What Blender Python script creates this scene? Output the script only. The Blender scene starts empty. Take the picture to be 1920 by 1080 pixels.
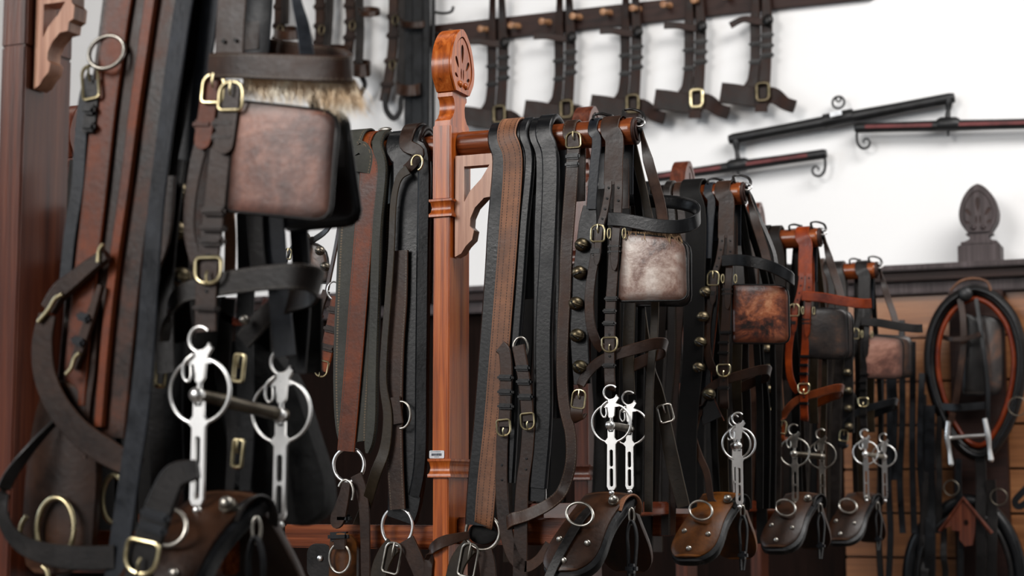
import bpy, bmesh, math, random
from mathutils import Vector, Matrix
from mathutils.geometry import tessellate_polygon
random.seed(7)
V = Vector
SC = bpy.context.scene
COL = SC.collection

# ------------------------------------------------------------------ camera
FPX = 3324.0
YAW = math.radians(22.8); PIT = math.radians(6.6)
CAM = V((0, 0, 1.40))
FW = V((-math.sin(YAW)*math.cos(PIT), math.cos(YAW)*math.cos(PIT), math.sin(PIT)))
RT = V((math.cos(YAW), math.sin(YAW), 0)); UP = RT.cross(FW)
cd = bpy.data.cameras.new('camera'); cam = bpy.data.objects.new('camera', cd); COL.objects.link(cam)
cd.sensor_width = 36; cd.lens = FPX/1920*36; cd.clip_start = .05; cd.clip_end = 60
cam.matrix_world = Matrix(((RT.x, UP.x, -FW.x, CAM.x), (RT.y, UP.y, -FW.y, CAM.y), (RT.z, UP.z, -FW.z, CAM.z), (0, 0, 0, 1)))
cd.dof.use_dof = True; cd.dof.focus_distance = 3.22; cd.dof.aperture_fstop = 5.4
SC.camera = cam
# ------------------------------------------------------------------ light
w = bpy.data.worlds.new('daylight'); SC.world = w; w.use_nodes = True
w.node_tree.nodes['Background'].inputs[0].default_value = (.93, .96, 1, 1)
w.node_tree.nodes['Background'].inputs[1].default_value = .05
def area(name, loc, tgt, sx, sy, power, col):
    l = bpy.data.lights.new(name, 'AREA'); l.shape = 'RECTANGLE'; l.size = sx; l.size_y = sy; l.energy = power; l.color = col
    o = bpy.data.objects.new(name, l); COL.objects.link(o); o.location = loc
    o.rotation_euler = (V(tgt)-V(loc)).to_track_quat('-Z', 'Y').to_euler()
area('assumed_key_light', (-3.4, -3.2, 4.4), (-1.2, 3.2, 1.6), 2.6, 2.4, 330, (1, .97, .94))  # assumed key lamp, front-left behind the camera; no window is built there
area('added_fill_right', (4.0, 1.4, 3.2), (-1.0, 4.0, 1.5), 2.0, 1.8, 14, (.93, .96, 1))  # weak fill lamp added on the right
area('assumed_light_left', (-4.6, 2.6, 2.6), (-1.4, 3.6, 1.6), 1.6, 1.8, 40, (.80, .90, 1))  # assumed cool lamp for pale left edges of straps, no window modelled
area('wall_wash_light', (1.6, 3.2, 4.9), (.2, 6.6, 2.1), 4.0, 1.5, 260, (1, .98, .96))  # added lamp aimed at the back wall to brighten it
area('bounce_fill_light', (-2.6, -1.4, 3.6), (-3.2, -4.2, 1.9), 2.2, 1.2, 170, (.95, .97, 1))  # added lamp on the unseen wall behind the camera, for frontal fill
area('wall_wash_light', (-3.4, 3.6, 4.6), (-2.8, 6.6, 2.4), 2.0, 1.2, 16, (1, .93, .86))  # weaker added lamp for the left end of the back wall
SC.view_settings.view_transform = 'Standard'; SC.view_settings.look = 'None'
SC.view_settings.exposure = 0.0; SC.view_settings.gamma = 1; SC.view_settings.use_curve_mapping = False

# ------------------------------------------------------------------ measuring
YB = 3.06; DY = .745; YA = 1.76; YW = 6.6
def P(px, py, Y):
    d = FW + RT*((px-960)/FPX) - UP*((py-540)/FPX)
    return CAM + d*((Y-CAM.y)/d.y)
def mm(Y): return Y/math.cos(YAW)/3346*1.04   # metres per pixel near the plane Y (rough)
def PT(l, Y, dy=0):
    out = []
    for p in l:
        d = p[2] if len(p) > 2 else dy
        out.append(P(p[0], p[1], Y-d))
    return out
OFF = V((0, 0, 0))
XE = P(1195, 245, YB).x; ZA = P(1100, 253, YB).z; XP = P(828, 300, YB-.047).x; R = .0255
XL = P(655, 262, YB).x

# ------------------------------------------------------------------ materials
M = {}
def nt(name):
    m = bpy.data.materials.new(name); m.use_nodes = True; t = m.node_tree
    return m, t, t.nodes['Principled BSDF'], t.nodes.new, t.links.new
def ramp(n, stops):
    r = n('ShaderNodeValToRGB'); e = r.color_ramp.elements
    e[0].position, e[0].color = stops[0][0], (*stops[0][1], 1)
    e[1].position, e[1].color = stops[-1][0], (*stops[-1][1], 1)
    for p, c in stops[1:-1]:
        x = e.new(p); x.color = (*c, 1)
    return r
def math_(n, l, op, a, b=None, c=None):
    m = n('ShaderNodeMath'); m.operation = op
    for i, v in enumerate((a, b, c)):
        if v is None: continue
        if isinstance(v, (int, float)): m.inputs[i].default_value = v
        else: l(v, m.inputs[i])
    return m.outputs[0]
def leather(name, c1, c2, c3=None, dim=.5, spec=.29, rough=.42, stitch=None, sc=14, edge=.35, bump=.25, mid=False):
    m, t, b, n, l = nt(name)
    def dm(c): a = sum(c)/3; return tuple(max(.001, (a+(x-a)*1.5)*dim) for x in c)
    c1, c2, c3 = dm(c1), dm(c2), (dm(c3) if c3 else None)
    tc = n('ShaderNodeTexCoord')
    n1 = n('ShaderNodeTexNoise'); n1.inputs['Scale'].default_value = sc; n1.inputs['Detail'].default_value = 8; n1.inputs['Roughness'].default_value = .65
    l(tc.outputs['Object'], n1.inputs['Vector'])
    st = [(.36, c1), (.62, c2)]
    if c3: st.append((.75, c3))
    r = ramp(n, st); l(n1.outputs['Fac'], r.inputs[0])
    sep = n('ShaderNodeSeparateXYZ'); l(tc.outputs['UV'], sep.inputs[0])
    v = sep.outputs[1]
    dv = math_(n, l, 'ABSOLUTE', math_(n, l, 'SUBTRACT', v, .5))
    eg = n('ShaderNodeMapRange'); eg.inputs[1].default_value = .36; eg.inputs[2].default_value = .5
    eg.inputs[3].default_value = 0; eg.inputs[4].default_value = edge; l(dv, eg.inputs[0])
    mx = n('ShaderNodeMix'); mx.data_type = 'RGBA'; l(eg.outputs[0], mx.inputs[0]); l(r.outputs[0], mx.inputs[6]); mx.inputs[7].default_value = (c1[0]*.3, c1[1]*.3, c1[2]*.3, 1)
    # worn grime in broad blotches, and the pale rubbed crease along each edge
    nb_ = n('ShaderNodeTexNoise'); nb_.inputs['Scale'].default_value = 5.5; nb_.inputs['Detail'].default_value = 7; nb_.inputs['Roughness'].default_value = .7; l(tc.outputs['Object'], nb_.inputs['Vector'])
    gr = n('ShaderNodeMapRange'); gr.inputs[1].default_value = .38; gr.inputs[2].default_value = .62; gr.inputs[3].default_value = .55; gr.inputs[4].default_value = 1.35; l(nb_.outputs['Fac'], gr.inputs[0])
    sc_ = n('ShaderNodeVectorMath'); sc_.operation = 'SCALE'; l(mx.outputs[2], sc_.inputs[0]); l(gr.outputs[0], sc_.inputs[3])
    cr_ = n('ShaderNodeMix'); cr_.data_type = 'RGBA'; l(math_(n, l, 'MULTIPLY', math_(n, l, 'COMPARE', dv, .475, .012), .55), cr_.inputs[0]); l(sc_.outputs[0], cr_.inputs[6])
    cr_.inputs[7].default_value = (min(1, c2[0]*2.2+.02), min(1, c2[1]*2.2+.017), min(1, c2[2]*2.2+.014), 1)
    col = cr_.outputs[2]
    hgt = None
    if stitch:
        a = math_(n, l, 'COMPARE', dv, .39, .02)
        if mid:
            a2 = math_(n, l, 'COMPARE', dv, .15, .017); a = math_(n, l, 'MAXIMUM', a, a2)
        d = math_(n, l, 'LESS_THAN', math_(n, l, 'FRACT', math_(n, l, 'MULTIPLY', sep.outputs[0], 190)), .62)
        s = math_(n, l, 'MULTIPLY', a, d)
        m2 = n('ShaderNodeMix'); m2.data_type = 'RGBA'; l(s, m2.inputs[0]); l(col, m2.inputs[6]); m2.inputs[7].default_value = (*stitch, 1)
        col = m2.outputs[2]; hgt = s
    l(col, b.inputs['Base Color']); b.inputs['Specular IOR Level'].default_value = spec
    n2 = n('ShaderNodeTexNoise'); n2.inputs['Scale'].default_value = 160; n2.inputs['Detail'].default_value = 5; l(tc.outputs['Object'], n2.inputs['Vector'])
    rr = n('ShaderNodeMapRange'); l(n1.outputs['Fac'], rr.inputs[0]); rr.inputs[1].default_value = .3; rr.inputs[2].default_value = .7; rr.inputs[3].default_value = rough-.1; rr.inputs[4].default_value = rough+.14
    l(rr.outputs[0], b.inputs['Roughness'])
    bp = n('ShaderNodeBump'); bp.inputs['Strength'].default_value = bump; bp.inputs['Distance'].default_value = .0012
    h = n2.outputs['Fac']
    if hgt is not None: h = math_(n, l, 'ADD', h, hgt)
    l(h, bp.inputs['Height']); l(bp.outputs[0], b.inputs['Normal'])
    M[name] = m; return m
def simple(name, c, rough=.5, metal=0, c2=None, sc=30, bump=0):
    m, t, b, n, l = nt(name)
    tc = n('ShaderNodeTexCoord'); n1 = n('ShaderNodeTexNoise'); n1.inputs['Scale'].default_value = sc; n1.inputs['Detail'].default_value = 6
    l(tc.outputs['Object'], n1.inputs['Vector'])
    c2 = c2 or tuple(x*.75 for x in c)
    r = ramp(n, [(.38, c2), (.6, c)]); l(n1.outputs['Fac'], r.inputs[0]); l(r.outputs[0], b.inputs['Base Color'])
    b.inputs['Metallic'].default_value = metal
    rr = n('ShaderNodeMapRange'); l(n1.outputs['Fac'], rr.inputs[0]); rr.inputs[3].default_value = min(1, rough+.12); rr.inputs[4].default_value = max(.04, rough-.1); l(rr.outputs[0], b.inputs['Roughness'])
    if bump:
        bp = n('ShaderNodeBump'); bp.inputs['Strength'].default_value = bump; bp.inputs['Distance'].default_value = .003
        l(n1.outputs['Fac'], bp.inputs['Height']); l(bp.outputs[0], b.inputs['Normal'])
    M[name] = m; return m
def wood(name, ca, cb, cc, axis=2, rough=.3, sc=1.0, coat=.2):
    m, t, b, n, l = nt(name)
    tc = n('ShaderNodeTexCoord'); mp = n('ShaderNodeMapping'); s = [75*sc, 75*sc, 75*sc]; s[axis] = 2.6*sc
    mp.inputs['Scale'].default_value = s; l(tc.outputs['Object'], mp.inputs[0])
    n1 = n('ShaderNodeTexNoise'); n1.inputs['Scale'].default_value = 1.2; n1.inputs['Detail'].default_value = 8; n1.inputs['Distortion'].default_value = .6; l(mp.outputs[0], n1.inputs['Vector'])
    n2 = n('ShaderNodeTexNoise'); n2.inputs['Scale'].default_value = 5; l(tc.outputs['Object'], n2.inputs['Vector'])
    n3 = n('ShaderNodeTexNoise'); n3.inputs['Scale'].default_value = 7; n3.inputs['Detail'].default_value = 4; l(mp.outputs[0], n3.inputs['Vector'])
    r = ramp(n, [(.32, ca), (.5, cb), (.68, cc)])
    f = math_(n, l, 'ADD', math_(n, l, 'MULTIPLY', n1.outputs['Fac'], .62), math_(n, l, 'ADD', math_(n, l, 'MULTIPLY', n2.outputs['Fac'], .25), math_(n, l, 'MULTIPLY', n3.outputs['Fac'], .13)))
    l(f, r.inputs[0]); l(r.outputs[0], b.inputs['Base Color']); b.inputs['Roughness'].default_value = rough
    b.inputs['Coat Weight'].default_value = coat; b.inputs['Specular IOR Level'].default_value = .3; b.inputs['Coat Roughness'].default_value = .2
    bp = n('ShaderNodeBump'); bp.inputs['Strength'].default_value = .15; bp.inputs['Distance'].default_value = .002; l(n3.outputs['Fac'], bp.inputs['Height']); l(bp.outputs[0], b.inputs['Normal'])
    M[name] = m; return m
def patch(name, edge, stops, sc=9, rough=.38, off=0.0, dist=.5):
    """worn blinker leather: mottled middle, burnished rim (uv 0..1 across the plate)"""
    m, t, b, n, l = nt(name)
    tc = n('ShaderNodeTexCoord'); mp = n('ShaderNodeMapping'); mp.inputs['Location'].default_value = (off, off*.7, off*1.3); l(tc.outputs['Object'], mp.inputs[0])
    n1 = n('ShaderNodeTexNoise'); n1.inputs['Scale'].default_value = sc; n1.inputs['Detail'].default_value = 9; n1.inputs['Roughness'].default_value = .68; n1.inputs['Distortion'].default_value = dist; l(mp.outputs[0], n1.inputs['Vector'])
    r = ramp(n, stops); l(n1.outputs['Fac'], r.inputs[0])
    sep = n('ShaderNodeSeparateXYZ'); l(tc.outputs['UV'], sep.inputs[0])
    du = math_(n, l, 'ABSOLUTE', math_(n, l, 'SUBTRACT', sep.outputs[0], .5)); dv = math_(n, l, 'ABSOLUTE', math_(n, l, 'SUBTRACT', sep.outputs[1], .5))
    dm = math_(n, l, 'MAXIMUM', du, dv)
    dm2 = math_(n, l, 'ADD', dm, math_(n, l, 'MULTIPLY', math_(n, l, 'SUBTRACT', n1.outputs['Fac'], .5), .25))
    mr = n('ShaderNodeMapRange'); mr.inputs[1].default_value = .34; mr.inputs[2].default_value = .47; l(dm2, mr.inputs[0])
    line = math_(n, l, 'MULTIPLY', math_(n, l, 'COMPARE', dm, .44, .006), .6)
    fac = math_(n, l, 'MAXIMUM', math_(n, l, 'MULTIPLY', mr.outputs[0], .85), line)
    mx = n('ShaderNodeMix'); mx.data_type = 'RGBA'; l(fac, mx.inputs[0]); l(r.outputs[0], mx.inputs[6]); mx.inputs[7].default_value = (*edge, 1)
    l(mx.outputs[2], b.inputs['Base Color']); b.inputs['Roughness'].default_value = rough
    n2 = n('ShaderNodeTexNoise'); n2.inputs['Scale'].default_value = 130; n2.inputs['Detail'].default_value = 4; l(tc.outputs['Object'], n2.inputs['Vector'])
    bp = n('ShaderNodeBump'); bp.inputs['Strength'].default_value = .25; bp.inputs['Distance'].default_value = .002
    l(math_(n, l, 'SUBTRACT', n2.outputs['Fac'], math_(n, l, 'MULTIPLY', line, 1.5)), bp.inputs['Height']); l(bp.outputs[0], b.inputs['Normal'])
    M[name] = m; return m

leather('brown', (.022, .011, .008), (.065, .034, .023), (.10, .055, .038), rough=.40)
leather('brown_stitched', (.03, .014, .009), (.075, .038, .025), (.11, .06, .04), rough=.42, stitch=(.10, .07, .045))
leather('dark', (.007, .0062, .006), (.022, .019, .018), (.035, .031, .03), rough=.36)
leather('dark_stitched', (.008, .006, .005), (.022, .017, .015), rough=.38, stitch=(.05, .04, .03))
leather('black', (.0035, .0035, .004), (.012, .013, .015), rough=.34, edge=.2)
leather('bluegrey', (.012, .014, .018), (.045, .05, .06), (.075, .08, .09), rough=.40)
leather('greygreen', (.02, .02, .017), (.055, .055, .047), (.085, .08, .065), rough=.52, stitch=(.14, .10, .06), bump=.4, dim=.8)
leather('tan', (.095, .05, .034), (.185, .105, .074), (.27, .17, .125), rough=.5, stitch=(.03, .012, .008), mid=True, edge=.5, dim=1.25)
leather('redbrown', (.045, .014, .008), (.13, .040, .022), (.19, .065, .035), rough=.42, stitch=(.04, .02, .012), dim=1.1)
leather('mottled', (.008, .006, .005), (.05, .022, .015), (.20, .055, .026), rough=.40, sc=22, dim=.9)
leather('orange', (.09, .02, .006), (.22, .058, .018), (.32, .10, .035), rough=.36, dim=.9)
leather('saddle', (.014, .0065, .004), (.05, .022, .012), (.10, .05, .028), rough=.38, sc=10, edge=0)
leather('saddle_orange', (.03, .012, .005), (.12, .05, .02), (.20, .09, .04), rough=.40, sc=12, edge=0, dim=.8)
leather('shaded_black', (.0035, .0032, .003), (.009, .008, .0075), rough=.55, spec=.14)  # black leather darkened and dulled, shade put into the colour of filler straps
leather('shaded_dark', (.006, .0042, .0035), (.018, .012, .009), rough=.5, spec=.16)  # dark leather likewise, a shaded copy for straps in the gaps
leather('headdark', (.012, .006, .004), (.035, .014, .009), (.05, .022, .014), rough=.5)
leather('olive', (.018, .012, .007), (.05, .036, .022), (.08, .055, .035), rough=.45)
simple('felt', (.004, .004, .004), .95, 0, (.0025, .0025, .0025), 90, .5)
simple('brass', (.72, .62, .38), .30, 1, (.42, .35, .2), 40)
simple('old_brass', (.17, .135, .085), .40, 1, (.09, .075, .045), 25)
simple('nickel', (.95, .94, .92), .30, 1, (.82, .81, .79), 30)
simple('steel', (.62, .59, .53), .32, 1, (.24, .22, .19), 30)
simple('dull_steel', (.20, .175, .14), .38, 1, (.1, .085, .065), 30)
simple('iron', (.016, .016, .017), .42, .3, (.008, .008, .008), 25)
simple('red_paint', (.12, .006, .006), .55, 0, (.07, .004, .004), 25)
simple('white_paint', (.86, .855, .85), .8, 0, (.84, .835, .83), 2)
simple('label_white', (.8, .82, .85), .5); simple('label_ink', (.05, .06, .09), .6)
simple('hair', (.34, .22, .11), .7, 0, (.16, .085, .04), 60)
simple('fair_hair', (.95, .86, .70), .75, 0, (.74, .54, .34), 25)
simple('peg_wood', (.42, .22, .11), .45, 0, (.25, .11, .05), 30)
simple('floor_stone', (.06, .045, .035), .7, 0, (.035, .027, .02), 3)
wood('oak', (.10, .016, .003), (.40, .085, .010), (.62, .19, .04), 2, .28)
wood('oak_arm', (.04, .008, .002), (.17, .038, .010), (.34, .10, .03), 0, .22)
wood('mahogany', (.025, .006, .003), (.085, .020, .009), (.15, .042, .018), 2, .3)
wood('pale_wood', (.26, .10, .055), (.44, .21, .125), (.58, .33, .22), 2, .35)
wood('rail_wood', (.010, .0035, .0025), (.024, .008, .005), (.038, .014, .009), 0, .55, coat=0)
wood('beam_wood', (.03, .006, .003), (.11, .022, .008), (.17, .045, .018), 1, .25)
wood('shaded_panel', (.003, .0015, .001), (.007, .003, .002), (.012, .005, .0035), 2, .8, coat=0)  # panelling turned near black, the shade on the left run put into its colour
M['shaded_panel'].node_tree.nodes['Principled BSDF'].inputs['Specular IOR Level'].default_value = .08
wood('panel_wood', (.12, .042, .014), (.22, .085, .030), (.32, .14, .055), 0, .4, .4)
wood('greyed_wood', (.018, .012, .012), (.05, .036, .036), (.09, .07, .072), 2, .55, coat=0)
patch('blinker_brown', (.022, .014, .012), [(.34, (.028, .016, .014)), (.45, (.15, .062, .044)), (.55, (.36, .17, .12)), (.68, (.52, .30, .23))], 7, .42, 1.1)
patch('blinker_pale', (.05, .024, .018), [(.34, (.06, .026, .018)), (.44, (.24, .13, .095)), (.54, (.50, .37, .31)), (.66, (.85, .74, .66))], 17, .30, 3.3, .25)
patch('blinker_orange', (.05, .013, .006), [(.38, (.012, .007, .006)), (.45, (.12, .028, .012)), (.54, (.42, .12, .045)), (.66, (.75, .36, .18))], 15, .33, 8.6)
patch('blinker_dark', (.008, .006, .006), [(.34, (.010, .008, .008)), (.5, (.035, .024, .02)), (.62, (.10, .045, .025)), (.75, (.16, .10, .08))], 10, .36, 5.2)

# ------------------------------------------------------------------ mesh makers
def crom(pts, n=5, closed=False):
    if len(pts) < 3: return list(pts)
    out = []; N = len(pts)
    segs = N if closed else N-1
    for i in range(segs):
        if closed: a, b, c, d = pts[(i-1) % N], pts[i], pts[(i+1) % N], pts[(i+2) % N]
        else: a, b, c, d = pts[max(i-1, 0)], pts[i], pts[i+1], pts[min(i+2, N-1)]
        for k in range(n):
            s = k/n
            out.append(.5*((2*b) + (-a+c)*s + (2*a-5*b+4*c-d)*s*s + (-a+3*b-3*c+d)*s**3))
    if not closed: out.append(pts[-1].copy() if hasattr(pts[-1], 'copy') else pts[-1])
    return out
def lerpw(w, i, n):
    if not isinstance(w, (list, tuple)): return w
    f = i/max(n-1, 1)*(len(w)-1); k = min(int(f), len(w)-2); return w[k]+(w[k+1]-w[k])*(f-k)
def tangents(p, closed=False):
    N = len(p); t = []
    for i in range(N):
        a = p[(i-1) % N] if closed else p[max(i-1, 0)]; b = p[(i+1) % N] if closed else p[min(i+1, N-1)]
        d = (b-a); t.append(d.normalized() if d.length > 1e-9 else V((0, 0, 1)))
    return t
def ribbon(bm, pts, w, t=.004, wax=None, n=5, dome=0, tip=False, closed=False, twist=None):
    """leather strap: flat band with rounded edges along a path; uv = (metres along, 0..1 across)"""
    uv = bm.loops.layers.uv.verify()
    p = crom(pts, n, closed); N = len(p); T = tangents(p, closed)
    if wax is None:
        w0 = T[0].cross(V((0, -1, 0)))
        if w0.length < .3: w0 = V((1, 0, 0))
        if w0.x < 0: w0 = -w0
    else: w0 = V(wax)
    rings = []; us = []; u = 0
    for i in range(N):
        if wax is not None: w0 = V(wax)
        a = (w0-T[i]*w0.dot(T[i]))
        a = a.normalized() if a.length > 1e-6 else V((1, 0, 0))
        if wax is None: w0 = a
        nn = a.cross(T[i]).normalized()
        if twist:
            q = Matrix.Rotation(lerpw(twist, i, N), 3, T[i]); a2 = q @ a; nn = q @ nn
        else: a2 = a
        W = lerpw(w, i, N)
        if tip and i >= N-5: W *= (1, .97, .88, .66, .30)[i-(N-5)]
        e = min(t*.28, W*.2)
        prof = [(-W/2, -t*.18), (-W/2+e, -t/2), (0, -t/2-dome*.0), (W/2-e, -t/2), (W/2, -t*.18), (W/2, t*.18), (W/2-e, t/2), (W*.22, t/2+dome*.8), (0, t/2+dome), (-W*.22, t/2+dome*.8), (-W/2+e, t/2), (-W/2, t*.18)]
        rings.append([bm.verts.new(p[i]+a2*x+nn*y) for x, y in prof])
        vs = [x/W+.5 for x, y in prof]
        if i: u += (p[i]-p[i-1]).length
        us.append(u)
    K = 12; last = N if closed else N-1
    for i in range(last):
        j = (i+1) % N
        for k in range(K):
            k2 = (k+1) % K
            f = bm.faces.new((rings[i][k], rings[i][k2], rings[j][k2], rings[j][k])); f.smooth = True
            uj = us[j] if j else u+(p[0]-p[-1]).length
            for lp, q in zip(f.loops, ((us[i], vs[k]), (us[i], vs[k2]), (uj, vs[k2]), (uj, vs[k]))): lp[uv].uv = q
    if not closed:
        for r in (rings[0], list(reversed(rings[-1]))):
            f = bm.faces.new(r)
            for lp in f.loops: lp[uv].uv = (0, 0)
    return p, T
def tube(bm, pts, r, closed=False, seg=10, n=4, flat=None):
    bm.loops.layers.uv.verify()
    p = crom(pts, n, closed) if n > 1 else list(pts); N = len(p); T = tangents(p, closed)
    a = T[0].cross(V((.13, .31, .94)));
    if a.length < .1: a = T[0].cross(V((1, 0, 0)))
    a.normalize(); rings = []
    for i in range(N):
        a = (a-T[i]*a.dot(T[i])).normalized(); b = T[i].cross(a); rr = lerpw(r, i, N)
        rings.append([bm.verts.new(p[i]+(a*math.cos(q)+b*math.sin(q))*rr) for q in [2*math.pi*k/seg for k in range(seg)]])
    for i in range(N if closed else N-1):
        j = (i+1) % N; sh = 0
        if closed and j == 0:
            best = 1e9
            for s in range(seg):
                d = sum((rings[i][k].co-rings[0][(k+s) % seg].co).length for k in range(0, seg, 3))
                if d < best: best, sh = d, s
        for k in range(seg):
            s2 = sh if (closed and j == 0) else 0
            f = bm.faces.new((rings[i][k], rings[i][(k+1) % seg], rings[j][(k+1+s2) % seg], rings[j][(k+s2) % seg])); f.smooth = True
    if not closed:
        bm.faces.new(list(reversed(rings[0]))); bm.faces.new(rings[-1])
def ring(bm, c, r, tr, n=V((0, -1, 0)), ry=None, a0=0, a1=360, seg=36, up=V((0, 0, 1))):
    n = V(n).normalized(); x = V(up).cross(n).normalized(); y = n.cross(x); ry = ry or r
    cl = (a1-a0) >= 360; k = seg if cl else seg+1
    pts = [c+x*(r*math.cos(math.radians(a0+(a1-a0)*i/seg)))+y*(ry*math.sin(math.radians(a0+(a1-a0)*i/seg))) for i in range(k)]
    tube(bm, pts, tr, closed=cl, n=1, seg=10)
def ball(bm, c, r, s=(1, 1, 1), seg=20):
    bm.loops.layers.uv.verify()
    g = bmesh.ops.create_uvsphere(bm, u_segments=seg, v_segments=seg//2+2, radius=r)
    for v in g['verts']: v.co = V((v.co.x*s[0], v.co.y*s[1], v.co.z*s[2]))+c
    for v in g['verts']:
        for f in v.link_faces: f.smooth = True
def plate(bm, outer, holes, o, ex, ey, t, curve=None):
    """flat-cut piece: 2d outline with holes, extruded +-t/2 along ex x ey"""
    uv = bm.loops.layers.uv.verify()
    ex = V(ex); ey = V(ey); nn = ex.cross(ey).normalized()
    loops = [outer]+list(holes)
    tris = tessellate_polygon([[V((x, y, 0)) for x, y in lp] for lp in loops])
    flat = [q for lp in loops for q in lp]
    x0 = min(q[0] for q in outer); x1 = max(q[0] for q in outer); y0 = min(q[1] for q in outer); y1 = max(q[1] for q in outer)
    def pos(q, s):
        return V(o)+ex*q[0]+ey*q[1]+nn*(s*t/2+(curve(q) if curve else 0))
    A = [bm.verts.new(pos(q, 1)) for q in flat]; B = [bm.verts.new(pos(q, -1)) for q in flat]
    def U(q): return ((q[0]-x0)/(x1-x0), (q[1]-y0)/(y1-y0))
    for tr in tris:
        try:
            f = bm.faces.new([A[i] for i in tr]); g = bm.faces.new([B[i] for i in reversed(tr)])
        except ValueError: continue
        if f.normal.length == 0: f.normal_update()
        for lp, i in zip(f.loops, tr): lp[uv].uv = U(flat[i])
        for lp, i in zip(g.loops, list(reversed(tr))): lp[uv].uv = U(flat[i])
    k = 0
    for lp_ in loops:
        m = len(lp_)
        for i in range(m):
            j = (i+1) % m
            f = bm.faces.new((A[k+i], B[k+i], B[k+j], A[k+j]))
            for lp, q in zip(f.loops, (k+i, k+i, k+j, k+j)): lp[uv].uv = U(flat[q])
        k += m
    bmesh.ops.recalc_face_normals(bm, faces=bm.faces)
def shell(bm, outline, o, ex, ey, t, bulge, nr=7, inset=0):
    """cushioned/curved panel: rings shrinking to the centroid, bulge(u,v) height; outline 2d"""
    uv = bm.loops.layers.uv.verify()
    ex = V(ex); ey = V(ey); nn = ex.cross(ey).normalized(); N = len(outline)
    cx = sum(q[0] for q in outline)/N; cy = sum(q[1] for q in outline)/N
    x0 = min(q[0] for q in outline); x1 = max(q[0] for q in outline); y0 = min(q[1] for q in outline); y1 = max(q[1] for q in outline)
    def mk(s, side):
        out = []
        for q in outline:
            x = cx+(q[0]-cx)*s; y = cy+(q[1]-cy)*s; uu = (x-x0)/(x1-x0); vv = (y-y0)/(y1-y0)
            h = bulge(uu, vv, s)
            out.append((bm.verts.new(V(o)+ex*x+ey*y+nn*(h+(side*t/2))), (uu, vv)))
        return out
    ss = [1-(i/nr)**1.0 for i in range(nr)]
    for side in (1, -1):
        rings_ = [mk(s, side*(.55 if i == 0 else 1)) for i, s in enumerate([1, .985]+ss[1:])]
        if side == 1: top = rings_[0]
        else: bot = rings_[0]
        for a, b in zip(rings_, rings_[1:]):
            for i in range(N):
                j = (i+1) % N; qs = (a[i], a[j], b[j], b[i])
                if side == -1: qs = tuple(reversed(qs))
                f = bm.faces.new([q[0] for q in qs]); f.smooth = True
                for lp, q in zip(f.loops, qs): lp[uv].uv = q[1]
        last = rings_[-1]; c = bm.verts.new(V(o)+ex*cx+ey*cy+nn*(bulge((cx-x0)/(x1-x0), (cy-y0)/(y1-y0), 0)+side*t/2))
        cuv = ((cx-x0)/(x1-x0), (cy-y0)/(y1-y0))
        for i in range(N):
            j = (i+1) % N; qs = (last[i], last[j], (c, cuv))
            if side == -1: qs = tuple(reversed(qs))
            f = bm.faces.new([q[0] for q in qs]); f.smooth = True
            for lp, q in zip(f.loops, qs): lp[uv].uv = q[1]
    for i in range(N):
        j = (i+1) % N; f = bm.faces.new((top[i][0], bot[i][0], bot[j][0], top[j][0])); f.smooth = True
        for lp, q in zip(f.loops, (top[i], bot[i], bot[j], top[j])): lp[uv].uv = q[1]
    bmesh.ops.recalc_face_normals(bm, faces=bm.faces)
def box(bm, c, sx, sy, sz, rot=None, bev=0.0):
    bm.loops.layers.uv.verify()
    g = bmesh.ops.create_cube(bm, size=1); vs = g['verts']
    m = rot or Matrix.Identity(3)
    for v in vs: v.co = V((v.co.x*sx, v.co.y*sy, v.co.z*sz))
    if bev:
        es = list({e for v in vs for e in v.link_edges})
        r = bmesh.ops.bevel(bm, geom=es, offset=bev, segments=2, affect='EDGES'); vs = list({v for f in r['faces'] for v in f.verts} | {v for v in vs if v.is_valid})
    for v in vs: v.co = m @ v.co + V(c)
def rrect(w, h, r, n=5, x0=0, y0=0):
    out = []
    rs = r if isinstance(r, (list, tuple)) else (r,)*4
    for (sx, sy, a, q) in ((1, 1, 0, rs[0]), (-1, 1, 90, rs[1]), (-1, -1, 180, rs[2]), (1, -1, 270, rs[3])):
        for k in range(n+1):
            t = math.radians(a+90*k/n); out.append((x0+sx*(w/2-q)+q*math.cos(t), y0+sy*(h/2-q)+q*math.sin(t)))
    return out
def dense(poly, step):
    out = []; N = len(poly)
    for i in range(N):
        a = V((*poly[i], 0)); b = V((*poly[(i+1) % N], 0)); k = max(1, int((b-a).length/step))
        for j in range(k): q = a.lerp(b, j/k); out.append((q.x, q.y))
    return out

# ------------------------------------------------------------------ scene objects
def NB(): return bmesh.new()
class Thing:
    def __init__(s, name, label, cat, base, group=None, kind=None):
        o = bpy.data.objects.new(name, None); COL.objects.link(o); o.empty_display_size = .05
        s.base = V(base); o.location = s.base+OFF; s.o = o
        if kind: o['kind'] = kind
        o['label'] = label; o['category'] = cat
        if group: o['group'] = group
    def part(s, name, bm, mat, parent=None, label=None, kind=None):
        o = mesh(name, bm, mat, s.base); o.parent = parent or s.o
        if label: o['label'] = label
        if kind: o['kind'] = kind
        return o
def mesh(name, bm, mat, base):
    me = bpy.data.meshes.new(name); bmesh.ops.translate(bm, verts=bm.verts, vec=-V(base)); bm.to_mesh(me); bm.free()
    me.materials.append(M[mat] if isinstance(mat, str) else mat)
    me.set_sharp_from_angle(angle=math.radians(42))
    o = bpy.data.objects.new(name, me); COL.objects.link(o); return o
def single(name, label, cat, bm, mat, base, group=None, kind=None):
    o = mesh(name, bm, mat, base); o.location = V(base)+OFF
    if kind: o['kind'] = kind
    if label: o['label'] = label; o['category'] = cat
    if group: o['group'] = group
    return o
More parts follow.
